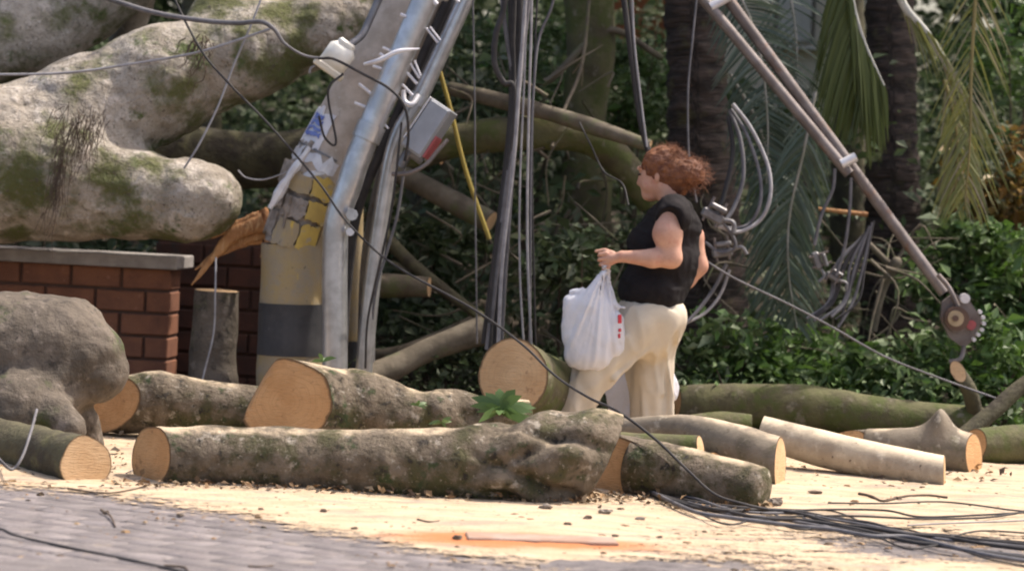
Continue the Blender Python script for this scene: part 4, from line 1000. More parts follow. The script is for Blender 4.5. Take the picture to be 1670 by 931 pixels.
# lamp housing on its stalk
R = rotm('Y', 33)
lc = at(549, 96, 15.5)
lamp = mk('lamp_housing', *box_vf(lc, (m(46, fr), 0.14, m(52, fr)), R, 0.03), M['white_plastic'], pole, smooth=True)
mk('lamp_rim', *box_vf(lc + R @ np.array([0, 0, -m(22, fr)]), (m(54, fr), 0.16, m(12, fr)), R, 0.008), M['white_plastic'], lamp, smooth=False)
mk('lamp_cap', *box_vf(lc + R @ np.array([0, 0, m(28, fr)]), (m(30, fr), 0.10, m(12, fr)), R, 0.012), M['white_plastic'], lamp, smooth=False)
rod('lamp_stalk', [(570, 74, 15.5), (590, 58, 15.55), (604, 30, 15.6), (626, -20, 15.65)], m(6.5, fr), M['galv_dark'], pole, n=8)
rod('lamp_wire', [(514, 108, 15.5), (507, 112, 15.5), (505, 120, 15.5)], m(2, fr), M['cable_pale'], lamp, n=6)
# second thin post behind
post = thing('post', 'thin yellow post with black foot behind the steel conduit', 'post', (at(575, 690, 16.2)[0], 16.2, 0))
rod('shaft', [(578, 330, 16.2), (576, 560, 16.2)], m(15, 16.2), M['yellow_paint'], post, n=14, rings=20)
rod('foot', [(576, 556, 16.2), (573, 704, 16.2)], m(15.8, 16.2), M['black_paint'], post, n=14, rings=8)

# ------------------------------------------------------------------ cables
def cable(label, P, r, mt, group=None, name='cable', n=7, rings=None):
    rr_ = [m(q_, P[len(P)//2][2]) for q_ in r] if isinstance(r, list) else m(r, P[len(P)//2][2])
    return rod(name, P, rr_, mt, None, label, 'cable', group, n=n, rings=rings or max(24, 14 * len(P)))
CB, CG, CP = M['cable_black'], M['cable_grey'], M['cable_pale']
cable('long black cable sagging from the fallen trunk past the pole to the ground', [(262, -60, 15.5), (290, 10, 15.42), (330, 85, 15.3), (372, 135, 15.25), (440, 205, 15.2), (520, 298, 15.15), (566, 362, 15.1), (640, 430, 15.0), (770, 503, 14.5), (850, 560, 14.2), (905, 612, 13.6), (960, 648, 13.1), (1010, 672, 12.7), (1070, 717, 12.45), (1120, 765, 12.3), (1165, 805, 12.2), (1215, 822, 12.15), (1262, 832, 12.2)], 2.1, CB)
cable('thick dark cable drooping over the top of the fallen trunk', [(60, -45, 15.4), (182, 0, 15.4), (255, 22, 15.4), (330, 34, 15.38), (385, 38, 15.35), (425, 36, 15.32), (447, 48, 15.3), (465, 72, 15.32), (500, 92, 15.34), (545, 96, 15.34)], [4.6, 4.6, 4.4, 4.0, 2.4, 2.2], CG)
cable('pale thin wire stretched across the fallen trunk', [(-80, 120, 15.35), (0, 122, 15.35), (110, 119, 15.35), (220, 104, 15.35), (330, 84, 15.33), (440, 48, 15.3)], 2.2, CP)
cable('dark wire curving over the lamp housing and steel pipe', [(520, 96, 15.33), (545, 97, 15.3), (590, 120, 15.27), (635, 145, 15.26), (660, 175, 15.25), (666, 220, 15.3), (660, 262, 15.35)], 2.4, CB)
cable('thin wire crossing from the trunk down to the brick wall gap', [(440, -40, 15.55), (410, 40, 15.5), (382, 105, 15.5), (355, 175, 15.45), (325, 235, 15.4), (300, 275, 15.4)], 1.8, CP)
cable('thin vertical wire hanging before the upright stump', [(352, 420, 15.6), (351, 480, 15.55), (348, 545, 15.55), (330, 620, 15.5), (320, 680, 15.4)], 1.6, CP)
cable('dark loop of wire around the broken neck of the pole', [(520, 190, 15.35), (530, 225, 15.4), (548, 232, 15.45), (535, 150, 15.4), (560, 120, 15.4)], 2.0, CB)
cable('short pale wire curl left of the broken pole neck', [(388, 278, 15.5), (402, 290, 15.5), (430, 293, 15.45), (466, 282, 15.4)], 1.4, CP)
cable('thin black wire on the shaded underside of the leaning pole', [(655, 200, 15.3), (640, 330, 15.35), (622, 420, 15.4), (600, 520, 15.5), (596, 600, 15.6)], 2.0, CB)
cable('grey cable slack beside the leaning conduit', [(660, 270, 15.6), (648, 350, 15.6), (628, 420, 15.6), (612, 480, 15.6), (600, 610, 15.7)], 2.4, CG)
rod('cable_guard', [(716, 112, 15.9), (735, 180, 15.9), (760, 280, 15.9), (798, 390, 15.9)], m(3.8, 15.9), M['cable_yellow'], None, 'yellow plastic cable guard slanting beside the meter box', 'cable guard', n=10, rings=30)
GH = 'cables hanging down behind the thick sawn log'
hang = [
 ('bowed black cable nearest the pole in the hanging bundle', [(824, -60, 15.2), (822, 10, 15.2), (808, 60, 15.2), (807, 105, 15.2), (822, 135, 15.2), (838, 152, 15.2), (826, 300, 15.2), (806, 450, 15.2), (797, 570, 15.2)], 5.0, CB),
 ('grey cable slanting down to the left edge of the sawn face', [(868, -60, 15.25), (858, 30, 15.25), (846, 140, 15.25), (832, 260, 15.2), (812, 420, 15.2), (795, 570, 15.2)], 5.0, CG),
 ('pale cable slanting across the middle of the hanging bundle', [(860, -60, 15.1), (855, 30, 15.1), (846, 150, 15.1), (838, 260, 15.1), (820, 420, 15.1), (812, 570, 15.1)], 3.2, CP),
 ('dark cable in the heart of the hanging bundle', [(840, -60, 15.3), (836, 60, 15.3), (836, 160, 15.3), (824, 330, 15.25), (806, 560, 15.25)], 5.0, CB),
 ('grey cable bulging at the top of the hanging bundle', [(812, -60, 15.3), (826, 60, 15.3), (842, 170, 15.3), (834, 300, 15.25), (823, 450, 15.25), (817, 570, 15.25)], 3.8, CG),
 ('pale straight wire just right of the hanging bundle', [(857, -60, 15.15), (856, 100, 15.15), (848, 300, 15.15), (848, 450, 15.15), (856, 590, 15.15)], 1.8, CP),
 ('pale straight wire falling to the right edge of the sawn face', [(868, -60, 15.15), (866, 60, 15.15), (862, 200, 15.15), (860, 400, 15.15), (868, 590, 15.15)], 2.2, CP),
 ('grey wire curving in from the upper right to the bundle', [(915, -60, 15.4), (900, 10, 15.4), (880, 60, 15.4), (872, 120, 15.35), (866, 260, 15.3), (864, 590, 15.3)], 2.4, CG),
 ('thin dark wire hanging free between bundle and sawn log', [(880, -60, 15.45), (872, 90, 15.4), (868, 300, 15.4), (874, 580, 15.4)], 1.6, CB),
 ('black cable on the far side of the hanging bundle', [(848, -60, 15.4), (846, 80, 15.4), (842, 180, 15.4), (830, 330, 15.35), (815, 560, 15.35)], 6, CB),
 ('black cable leaning furthest left in the hanging bundle', [(832, -60, 15.4), (834, 100, 15.4), (832, 200, 15.4), (812, 380, 15.35), (789, 560, 15.35)], 5, CB),
 ('thin grey wire hanging left of the bowed black cable', [(770, -60, 15.5), (774, 150, 15.5), (775, 330, 15.5), (778, 560, 15.5)], 1.4, CG)]
for lb, P, r, mt in hang: cable(lb, P, r, mt, GH)
GO = 'cables hanging above the woman'
for lb, P, r, mt in (
 ('black cable dropping behind the head of the woman', [(1010, -60, 15.5), (1020, 20, 15.5), (1032, 110, 15.5), (1045, 200, 15.5), (1062, 262, 15.5)], 5.0, CB),
 ('thick grey cable ending above the head of the woman', [(1022, -60, 15.4), (1030, 40, 15.4), (1040, 140, 15.4), (1056, 245, 15.4)], 2.6, CB),
 ('pale thin wire among the cables above the woman', [(1030, -60, 15.35), (1034, 60, 15.35), (1045, 160, 15.35), (1055, 240, 15.35)], 1.8, CP),
 ('thin dark wire curving before the palm trunk', [(1140, -40, 15.6), (1130, 60, 15.6), (1122, 150, 15.6), (1124, 260, 15.6), (1136, 330, 15.6)], 1.8, CG),
 ('thin wire running behind the bare trunk', [(965, -50, 17.5), (950, 100, 17.3), (920, 180, 17.0), (900, 240, 16.6)], 3, M['bark_tan']),
 ('green wire looping from the forked limb to her shoulder', [(945, 200, 16.0), (965, 240, 15.9), (985, 280, 15.8), (1015, 300, 15.7), (1025, 335, 15.6)], 1.5, CB)):
    cable(lb, P, r, mt, GO)
GL = 'coiled cables behind the back of the woman'
loops = [
 ('outermost big cable loop behind the back of the woman', [(1195, 170, 15.8), (1225, 210, 15.8), (1252, 270, 15.75), (1256, 320, 15.7), (1240, 358, 15.7), (1205, 378, 15.65), (1170, 368, 15.6)], 3.4, CP),
 ('second cable loop inside the outermost loop', [(1192, 178, 15.85), (1218, 220, 15.8), (1238, 280, 15.75), (1240, 330, 15.7), (1222, 365, 15.7), (1190, 372, 15.65), (1165, 360, 15.6)], 3.0, CG),
 ('inner cable loop dropping straight behind her back', [(1190, 180, 15.9), (1208, 230, 15.85), (1212, 290, 15.8), (1196, 340, 15.75), (1175, 370, 15.7)], 3.6, CG),
 ('steep dark cable from the loops to the upper clamp', [(1188, 190, 15.9), (1195, 250, 15.85), (1180, 320, 15.8), (1168, 350, 15.75)], 4.0, CB),
 ('lower loop of cable joining the two clamps', [(1172, 355, 15.6), (1195, 385, 15.6), (1198, 405, 15.6), (1175, 412, 15.62), (1150, 395, 15.65)], 2.8, CG),
 ('pale wire running from her elbow down to the cut branch', [(1150, 425, 15.5), (1200, 455, 15.5), (1290, 498, 15.5), (1360, 535, 15.5), (1440, 580, 15.5), (1520, 612, 15.5), (1640, 655, 15.5)], 1.8, CG),
 ('dark cable trailing from the lower clamp behind the trousers', [(1185, 430, 15.75), (1165, 470, 15.75), (1135, 510, 15.7), (1105, 540, 15.65)], 3.2, CG),
 ('second cable trailing from the lower clamp to the shrubs', [(1190, 440, 15.8), (1175, 480, 15.8), (1150, 510, 15.75), (1112, 530, 15.7)], 2.6, CP),
 ('hanging wire under the end of the upper brace bar', [(1362, 275, 16.0), (1358, 310, 16.0), (1340, 350, 16.0), (1328, 400, 16.0)], 3.0, CG),
 ('longer hanging wire right of the upper brace bar end', [(1388, 290, 16.0), (1386, 340, 16.0), (1378, 400, 16.0), (1364, 450, 16.0)], 2.8, CG)]
for lb, P, r, mt in loops: cable(lb, P, r, mt, GL)
FAN = [f'{o} wire from the palm trunk in the fan hanging over the shrubs' for o in ('first', 'second', 'third', 'fourth', 'fifth', 'sixth', 'seventh', 'eighth', 'ninth')]
GB = 'wires of the bundle hanging under the steel brace'
rng = random.Random(8)
for k in range(9):
    x0 = 1418 - 6 * k + rng.uniform(-3, 3)
    cable(FAN[k], [(1425 - 2 * k, 360 + 3 * k, 16.2), (x0 - 5, 430, 16.15), (x0 - 22 + rng.uniform(-6, 6), 490, 16.1), (x0 - 45 + rng.uniform(-12, 12), 535 - rng.uniform(0, 20), 16.05)], rng.uniform(2.0, 3.6), rng.choice([CB, CG, CG]), GB)
# cables on the ground
def gcable(label, P, r, mt, group, z=0.012):
    W = []
    for (px, py) in P:
        c = gnd(px, py); c[2] = max(float(saw_z(np.array([c[0]]), np.array([c[1]]))[0]), 0.004) + r * 0.8 + z; W.append(c)
    return rod('cable', W, r, mt, None, label, 'cable', group, n=7, rings=60, world=True)
GG = 'cables lying on the sawdust'
names = ['lowest cable of the thick bundle lying on the road', 'topmost cable of the thick bundle lying on the road', 'black cable twisted round the thick ground bundle', 'grey cable in the middle of the thick ground bundle', 'dark cable fraying from the lower edge of the ground bundle', 'black cable weaving over the top of the ground bundle',
         'thin black cable looping above the middle of the ground bundle', 'thin grey cable twisted into the near end of the ground bundle', 'thin black cable straying below the ground bundle', 'thin dark cable crossing the ground bundle twice']
for k in range(10):
    o_ = (k - 2.5) * 5 if k < 6 else (-16, 4, 17, -6)[k - 6]
    rr = random.Random(k); jt = 5 if k < 6 else 9
    P = [(1040 + 5 * k, 818 + o_ * 0.4)] + [(x_, y_ + o_ * 0.8 + rr.uniform(-jt, jt)) for x_, y_ in ((1130, 838), (1185, 846), (1240, 853), (1300, 859), (1360, 867), (1420, 876), (1480, 886), (1540, 895))] + [(1620, 908 + o_ * 1.2), (1760, 925 + o_ * 1.5)]
    gcable(names[k], P, rr.uniform(0.006, 0.010) if k < 6 else rr.uniform(0.003, 0.005), CB if k % 2 == 0 else CG, GG, 0.004 + 0.006 * (k % 3))
gcable('thin wire arching over the sawdust above the ground bundle', [(1350, 836), (1440, 838), (1540, 834), (1650, 846), (1690, 850)], 0.004, CB, GG)
gcable('thin wire running level along the far side of the ground bundle', [(1240, 850), (1330, 846), (1440, 848), (1500, 858), (1600, 856), (1680, 850)], 0.005, CB, GG)
gcable('thin wire closing the loop beside the ground bundle', [(1250, 856), (1380, 856), (1500, 861), (1600, 860), (1655, 852)], 0.005, CB, GG)
gcable('pale wire drifting off right of the ground bundle', [(1480, 870), (1560, 866), (1640, 864), (1700, 862)], 0.004, M['galv_dark'], GG)
gcable('thin wire lying lowest near the edge of the road', [(1540, 889), (1600, 878), (1690, 882)], 0.004, CB, GG)
gcable('black crack of cable across the grey road', [(-60, 860), (0, 866), (30, 878), (120, 898), (200, 914), (290, 934), (400, 958)], 0.006, CB, GG, 0.0)
gcable('pale wire looped over the small sawn log', [(10, 745), (20, 752), (40, 700)], 0.004, CP, GG) if False else cable('pale wire looped under the big burl', [(60, 668, 12.6), (50, 705, 12.3), (36, 745, 12.1), (20, 765, 12.05), (2, 752, 12.0), (-20, 725, 12.0)], 2.6, CG)
gcable('grey wire stretched from the long log over the sawdust', [(255, 752), (235, 770), (205, 785)], 0.003, CP, GG)
# twigs on the ground
def twig(label, P, r):
    W = []
    for (px, py) in P:
        c = gnd(px, py); c[2] = max(float(saw_z(np.array([c[0]]), np.array([c[1]]))[0]), 0.004) + r * 0.7; W.append(c)
    V, F, uv, caps = tube(W, [r, r * 0.6], 7, 26, 0.25, 30, int(P[0][0])); 
    mk('twig', V, F, M['twig'], None, label, 'twig', 'twigs on the sawdust', uv=uv)
twig('crooked brown twig on the sunlit sawdust', [(1400, 816), (1420, 820), (1440, 828), (1470, 822), (1510, 818), (1545, 820)], 0.008)
twig('short twig leading to the small clod by the sunlit log', [(1210, 820), (1240, 825), (1275, 822)], 0.006)
twig('thin twig below the sawn end of the long log', [(110, 803), (170, 810), (215, 805), (245, 798)], 0.005)
twig('dark forked twig on the road under the small log', [(165, 838), (180, 848), (188, 862)], 0.006)
twig('short twig lying at the bottom of the road', [(268, 925), (300, 928), (306, 934)], 0.006)
twig('small twig on the grey road below the sawdust', [(405, 926), (425, 927), (445, 925)], 0.005)
twig('twig on the sawdust below the burl', [(680, 858), (700, 861), (716, 860)], 0.004)

# clamps
def clamp(label, c, s, rot, seed):
    o = thing('cable_clamp', label, 'clamp', at(*c), 'cable clamps behind the back of the woman')
    R = rotm('Y', rot); p = at(*c)
    mk('body', *box_vf(p, (0.13 * s, 0.07 * s, 0.055 * s), R, 0.010), M['galv_dark'], o, smooth=False)
    mk('jaw', *box_vf(p + R @ np.array([0.01, -0.02, 0.055 * s]), (0.10 * s, 0.06 * s, 0.03 * s), R, 0.008), M['galv_dark'], o, smooth=False)
    for k in (-1, 1):
        b0 = p + R @ np.array([0.04 * s * k, -0.02, -0.05 * s]); b1 = p + R @ np.array([0.04 * s * k, -0.02, 0.10 * s])
        rod('bolt', [b0, b1], 0.009 * s, M['strut'], o, n=6, rings=2, world=True)
    rod('tongue', [p + R @ np.array([0.05*s, 0, 0]), p + R @ np.array([0.12*s, -0.01, 0.02*s]), p + R @ np.array([0.15*s, -0.01, -0.03*s])], 0.014 * s, M['galv_dark'], o, n=8, rings=10, world=True)
clamp('upper grey cable clamp just behind her shoulder', (1162, 352, 15.6), 1.0, 25, 1)
clamp('lower grey cable clamp behind her elbow', (1178, 412, 15.65), 0.9, -10, 2)
clamp('pale bent cable clamp hanging among the wires under the brace', (1332, 425, 16.1), 0.8, 70, 3)
clamp('short pale cable clamp beside the fan of wires', (1358, 452, 16.1), 0.7, 30, 4)

# ------------------------------------------------------------------ fallen steel brace
br = thing('steel_brace', 'two fallen steel brace bars ending in a bolted bracket over the shrubs', 'steel brace', at(1565, 560, 15.9))
rod('bar', [(1040, -130, 16.15), (1385, 284, 16.0)], m(9, 16), M['strut'], br, n=10, rings=12)
rod('bar', [(1090, -140, 16.2), (1188, 0, 16.15), (1540, 478, 15.95)], m(9.5, 16), M['strut'], br, n=10, rings=16)
rod('link', [(1158, 12, 16.08), (1190, -6, 16.1)], m(8, 16), M['tape'], br, n=8, rings=3)
rod('link', [(1372, 268, 15.97), (1396, 256, 15.97)], m(8, 16), M['tape'], br, n=8, rings=3)
pc = at(1560, 522, 15.9)
ang = np.array([(1537, 492), (1556, 478), (1580, 488), (1602, 522), (1590, 552), (1572, 568), (1548, 550), (1534, 520)])
front = np.array([at(x, y, 15.88) for x, y in ang]); backv = front + np.array([0, 0.05, 0])
Fp = [list(range(8))[::-1], list(range(8, 16))] + [[i, (i + 1) % 8, 8 + (i + 1) % 8, 8 + i] for i in range(8)]
plate = mk('bracket_plate', np.vstack([front, backv]), Fp, M['strut'], br, smooth=False)
def disc(name, px, py, Y0, Y1, r, mt, parent, n=20):
    return rod(name, [at(px, py, Y0), at(px, py, Y0) + np.array([0, Y1 - Y0, 0])], m(r, Y0), mt, parent, n=n, rings=2, world=True)
disc('insulator', 1558, 519, 15.87, 15.81, 20, M['porcelain'], plate); disc('insulator_core', 1558, 519, 15.805, 15.78, 13, M['tan_core'], plate); disc('core_pin', 1558, 519, 15.775, 15.76, 5, M['porcelain'], plate)
disc('red_tag', 1584, 530, 15.87, 15.865, 8, M['red_faded'], plate)
for (x, y) in ((1597, 508), (1602, 517), (1603, 527), (1600, 537), (1594, 545), (1587, 553)): disc('bolt_head', x, y, 15.86, 15.82, 3.4, M['tape'], plate, 8)
disc('washer', 1572, 486, 15.85, 15.80, 8, M['tape'], plate)
rod('tie_rod', [(1530, 448, 15.9), (1548, 470, 15.88), (1562, 500, 15.86)], m(4, 16), M['strut'], br, n=8)
rod('hook', [(1572, 566, 15.88), (1566, 585, 15.86), (1548, 590, 15.86)], m(4, 16), M['strut'], br, n=8)
# ------------------------------------------------------------------ the woman and her bags
WY = 15.0
def w(px, py, dy=0.0):
    return at(px, py, WY + 0.0) + np.array([0, dy, 0])
ft = w(990, 738); person = thing('person', 'woman in black top and cream trousers walking with white bags', 'person', (ft[0], WY, 0.0))
lo = np.minimum(w(880, 760), w(880, 200)) - np.array([0.05, 0.42, 0.02]); hi = w(1190, 220) + np.array([0.05, 0.42, 0.05])
S = SDF(lo, hi, 0.0065)
tilt = rotm('Z', -24) @ rotm('Y', -17)
# head (nodding a little forward)
HC = w(1095, 312)
def hd(px, py, dy=0.0):
    return HC + rotm('Z', -24) @ rotm('Y', -9) @ (w(px, py, dy) - HC)
S.ell(hd(1080, 272), (0.097, 0.074, 0.108), 0.02, tilt)
S.ell(hd(1066, 292), (0.078, 0.062, 0.088), 0.03, tilt)
S.ell(hd(1057, 315), (0.042, 0.040, 0.026), 0.03)
S.cap(hd(1049, 272), hd(1041, 290), 0.010, 0.013, 0.018)
S.ell(hd(1044, 292, 0.011), (0.010, 0.008, 0.008), 0.008); S.ell(hd(1044, 292, -0.011), (0.010, 0.008, 0.008), 0.008)
S.cap(hd(1049, 304, -0.018), hd(1049, 304, 0.018), 0.011, 0.011, 0.010)
S.cap(hd(1048, 309, -0.014), hd(1048, 309, 0.014), 0.011, 0.011, 0.010)
S.cap(hd(1050, 267, -0.045), hd(1050, 267, 0.045), 0.012, 0.012, 0.016)
S.ell(hd(1062, 298, -0.042), (0.03, 0.022, 0.032), 0.02); S.ell(hd(1062, 298, 0.042), (0.03, 0.022, 0.032), 0.02)
for s_ in (-1, 1):
    S.ell(hd(1083, 286, 0.077 * s_), (0.017, 0.010, 0.030), 0.008, rotm('Z', -24) @ rotm('Y', 12)); S.ell(hd(1081, 285, 0.088 * s_), (0.008, 0.006, 0.016), 0.004, None, 'sub')
S.cap(w(1086, 305), w(1103, 345), 0.060, 0.068, 0.03)
# torso and legs under the clothes
S.cap(w(1102, 352, -0.11), w(1102, 352, 0.11), 0.07, 0.07, 0.05)
S.cap(w(1095, 380), w(1068, 500), 0.11, 0.12, 0.05)
for hip, kn, an, dy in (((1052, 528), (970, 602), (914, 712), -0.10), ((1078, 532), (1072, 615), (1074, 722), 0.10)):
    S.cap(w(*hip, dy), w(*kn, dy), 0.085, 0.058, 0.03); S.cap(w(*kn, dy), w(*an, dy), 0.055, 0.036, 0.03)
# near arm
S.cap(w(1090, 352, -0.19), w(1085, 380, -0.235), 0.070, 0.076, 0.03)
S.cap(w(1085, 380, -0.235), w(1091, 418, -0.25), 0.075, 0.053, 0.03)
S.cap(w(1091, 418, -0.25), w(1060, 419, -0.25), 0.052, 0.048, 0.03)
S.cap(w(1060, 419, -0.25), w(1012, 416, -0.235), 0.050, 0.030, 0.02)
# near hand: palm, four curled fingers, thumb along the top
S.cap(w(1012, 416, -0.235), w(996, 420, -0.225), 0.028, 0.028, 0.012)
S.ell(w(992, 420, -0.225), (0.034, 0.019, 0.036), 0.012)
for k, (fy, r_, ln) in enumerate(((411, 0.0098, 1.0), (418.5, 0.0102, 1.12), (426, 0.0098, 1.05), (433, 0.0088, 0.85))):
    x0 = 987 + 1.5 * k
    a_, b_, c_, d_ = w(x0, fy, -0.234), w(x0 - 11 * ln, fy + 2, -0.222), w(x0 - 12 * ln, fy + 4, -0.190), w(x0 - 3 * ln, fy + 4, -0.178)
    S.cap(a_, b_, r_ * 1.1, r_, 0.004); S.cap(b_, c_, r_, r_ * 0.95, 0.003); S.cap(c_, d_, r_ * 0.95, r_ * 0.8, 0.003)
S.cap(w(997, 411, -0.222), w(984, 406, -0.212), 0.0145, 0.0115, 0.006); S.cap(w(984, 406, -0.212), w(970, 408, -0.208), 0.0115, 0.0085, 0.003)
# far arm behind the back
S.cap(w(1112, 355, 0.19), w(1132, 388, 0.24), 0.07, 0.066, 0.03); S.cap(w(1132, 388, 0.24), w(1143, 436, 0.25), 0.064, 0.052, 0.03)
S.cap(w(1143, 436, 0.25), w(1125, 460, 0.26), 0.052, 0.048, 0.03); S.cap(w(1125, 458, 0.26), w(1085, 500, 0.27), 0.046, 0.030, 0.02)
S.cap(w(1085, 500, 0.27), w(1074, 512, 0.27), 0.028, 0.026, 0.01)
for k in range(4):
    x0 = 1076 - 4 * k
    S.cap(w(x0, 512 + k, 0.262), w(x0 - 5, 524 + k, 0.262), 0.011, 0.010, 0.004); S.cap(w(x0 - 5, 524 + k, 0.262), w(x0 - 2, 531 + k, 0.285), 0.010, 0.009, 0.003)
S.cap(w(1074, 508, 0.25), w(1066, 520, 0.245), 0.013, 0.010, 0.006)
# feet
for an, dy in (((914, 712), -0.10), ((1074, 722), 0.10)):
    a_ = w(*an, dy); S.cap(a_, np.array([a_[0], a_[1], 0.06]), 0.036, 0.036, 0.02); S.cap(np.array([a_[0] + 0.03, a_[1], 0.05]), np.array([a_[0] - 0.14, a_[1], 0.035]), 0.038, 0.026, 0.02)
V, F = S.mesh(); body = mk('body', V, F, M['skin'], person)
for s_ in (-1, 1):
    o = rod('eye', [hd(1051, 277, 0.036 * s_), hd(1046, 277, 0.040 * s_)], 0.0065, M['eye'], body, n=8, rings=3, world=True)
    rod('eyebrow', [hd(1046, 268, 0.022 * s_), hd(1049, 265, 0.045 * s_), hd(1056, 267, 0.060 * s_)], 0.003, M['hair'], body, n=6, rings=8, world=True)
# black top
S = SDF(w(985, 540) - np.array([0, 0.42, 0]), w(1180, 300) + np.array([0, 0.42, 0]), 0.008)
S.ell(w(1097, 368), (0.150, 0.20, 0.125), 0.05); S.ell(w(1063, 396), (0.125, 0.175, 0.095), 0.06)
S.ell(w(1082, 420), (0.182, 0.205, 0.17), 0.06); S.ell(w(1064, 472), (0.182, 0.225, 0.15), 0.06)
S.cap(w(1108, 370, 0), w(1104, 450, 0), 0.10, 0.085, 0.05)
S.cap(w(1098, 340, -0.10), w(1098, 340, 0.10), 0.058, 0.058, 0.05)
S.cap(w(1096, 344, -0.16), w(1096, 352, -0.215), 0.088, 0.092, 0.04); S.cap(w(1108, 348, 0.16), w(1116, 362, 0.21), 0.084, 0.084, 0.04)
S.rough(lambda P: 0.010 * fbm(P * np.array([7, 7, 4]), 2, 61) - 0.006 * ridge(P * np.array([7, 7, 17]) + P[..., 0:1] * 6, 2, 62))
S.half(w(1060, 498), np.array([-0.13, 0, -1.0]))
S.ell(w(1094, 322), (0.078, 0.080, 0.045), 0.01, rotm('Y', -20), 'sub')
S.cap(w(1080, 362, -0.33), w(1094, 398, -0.32), 0.098, 0.07, 0.01, 'sub')
V, F = S.mesh(); top = mk('top', V, F, M['black_knit'], person)
rod('strap', [w(1112, 330, 0.055), w(1108, 324, 0.0), w(1106, 327, -0.06), w(1098, 331, -0.085)], 0.008, M['strap_pink'], top, n=8, rings=20, world=True)
# cream trousers
S = SDF(w(870, 745) - np.array([0, 0.40, 0.0]), w(1150, 460) + np.array([0, 0.40, 0]), 0.008)
S.ell(w(1062, 512), (0.186, 0.215, 0.12), 0.06); S.ell(w(1066, 540), (0.132, 0.185, 0.16), 0.10)
S.cap(w(1046, 524, -0.10), w(970, 602, -0.11), 0.130, 0.104, 0.03); S.cap(w(970, 602, -0.11), w(918, 690, -0.11), 0.100, 0.086, 0.04); S.cap(w(918, 690, -0.11), w(914, 716, -0.11), 0.086, 0.086, 0.03)
S.cap(w(1072, 535, 0.09), w(1062, 610, 0.11), 0.124, 0.120, 0.05); S.cap(w(1062, 610, 0.11), w(1068, 716, 0.12), 0.116, 0.118, 0.04)
for a_, b_, d0, d1 in (((1092, 565), (1094, 700), 0.0, 0.02), ((1072, 600), (1070, 712), -0.008, 0.0), ((1048, 612), (1052, 712), 0.0, 0.01), ((1082, 540), (1080, 640), -0.03, -0.005)): S.cap(w(*a_, d0), w(*b_, d1), 0.006, 0.016, 0.022)
for a_, b_, d0, d1 in (((1090, 535), (1000, 612), -0.14, -0.19), ((1062, 522), (965, 625), -0.195, -0.20), ((1024, 528), (950, 640), -0.19, -0.195), ((945, 630), (925, 712), -0.19, -0.19), ((965, 640), (936, 712), -0.17, -0.17)): S.cap(w(*a_, d0), w(*b_, d1), 0.010, 0.012, 0.022)
S.rough(lambda P: 0.007 * fbm(P * np.array([11, 11, 2.2]) + P[..., 2:3] * 2.0, 2, 71) - 0.012 * ridge(P * np.array([15, 15, 1.8]) + P[..., 2:3] * 3.0, 1, 72))
# hanging pleats of the rear leg
S.half(w(1060, 714), (-0.05, 0, -1))
V, F = S.mesh(); trs = mk('trousers', V, F, M['cream_cloth'], person)
for an, dy in (((914, 712), -0.10), ((1074, 722), 0.10)):
    a_ = w(*an, dy)
    V, F = box_vf((a_[0] - 0.055, a_[1], 0.012), (0.27, 0.095, 0.022), None, 0.008); sh_ = mk('sandal', V, F, M['sandal'], person, smooth=False)
    rod('strap', [(a_[0] - 0.09, a_[1] - 0.045, 0.02), (a_[0] - 0.09, a_[1], 0.082), (a_[0] - 0.09, a_[1] + 0.045, 0.02)], 0.008, M['sandal'], sh_, n=6, rings=12, world=True)
# auburn hair in a loose bun
S = SDF(w(1020, 345) - np.array([0, 0.2, 0]), w(1165, 215) + np.array([0, 0.2, 0]), 0.0055)
S.ell(hd(1085, 267), (0.112, 0.088, 0.108), 0.03, tilt)
S.ell(hd(1101, 285), (0.092, 0.086, 0.100), 0.03)
S.ell(w(1123, 283, -0.03), (0.084, 0.074, 0.080), 0.03); S.ell(w(1108, 308), (0.05, 0.062, 0.045), 0.03)
S.rough(lambda P: 0.007 * fbm((P - w(1086, 267)) * np.array([13, 13, 13]), 2, 81) + 0.006 * fbm(P * np.array([34, 60, 60]) + fbm(P * 9, 2, 83)[..., None] * 2, 2, 82))
S.ell(hd(1024, 306), (0.112, 0.14, 0.132), 0.01, rotm('Z', -24) @ rotm('Y', 4), 'sub')
V, F = S.mesh(); hair = mk('hair', V, F, M['hair'], person)
rng = np.random.default_rng(5); parts = []
for k in range(1200):
    if k < 450: c = w(1123, 283, -0.03); rr = np.array([0.082, 0.072, 0.078])
    else: c = hd(1088, 268); rr = np.array([0.102, 0.084, 0.098])
    d = nrm(rng.normal(size=3)); 
    if k >= 450: d = nrm(np.array([abs(d[0]) * 0.8 + 0.1, d[1], abs(d[2])]))
    p = c + d * rr; t = nrm(np.cross(d, rng.normal(size=3)) + np.array([0.5, 0, -0.3]))
    L = rng.uniform(0.03, 0.095)
    Vt, Ft, _, _ = tube([p - d * 0.01, p + t * L * 0.5 + d * 0.016, p + t * L + d * rng.uniform(-0.006, 0.022)], [0.0012, 0.0005], 3, 6); parts.append((Vt, Ft.tolist()))
V, F = join(parts); st = mk('loose_strands', V, F, M['hair'], hair); st['kind'] = 'stuff'

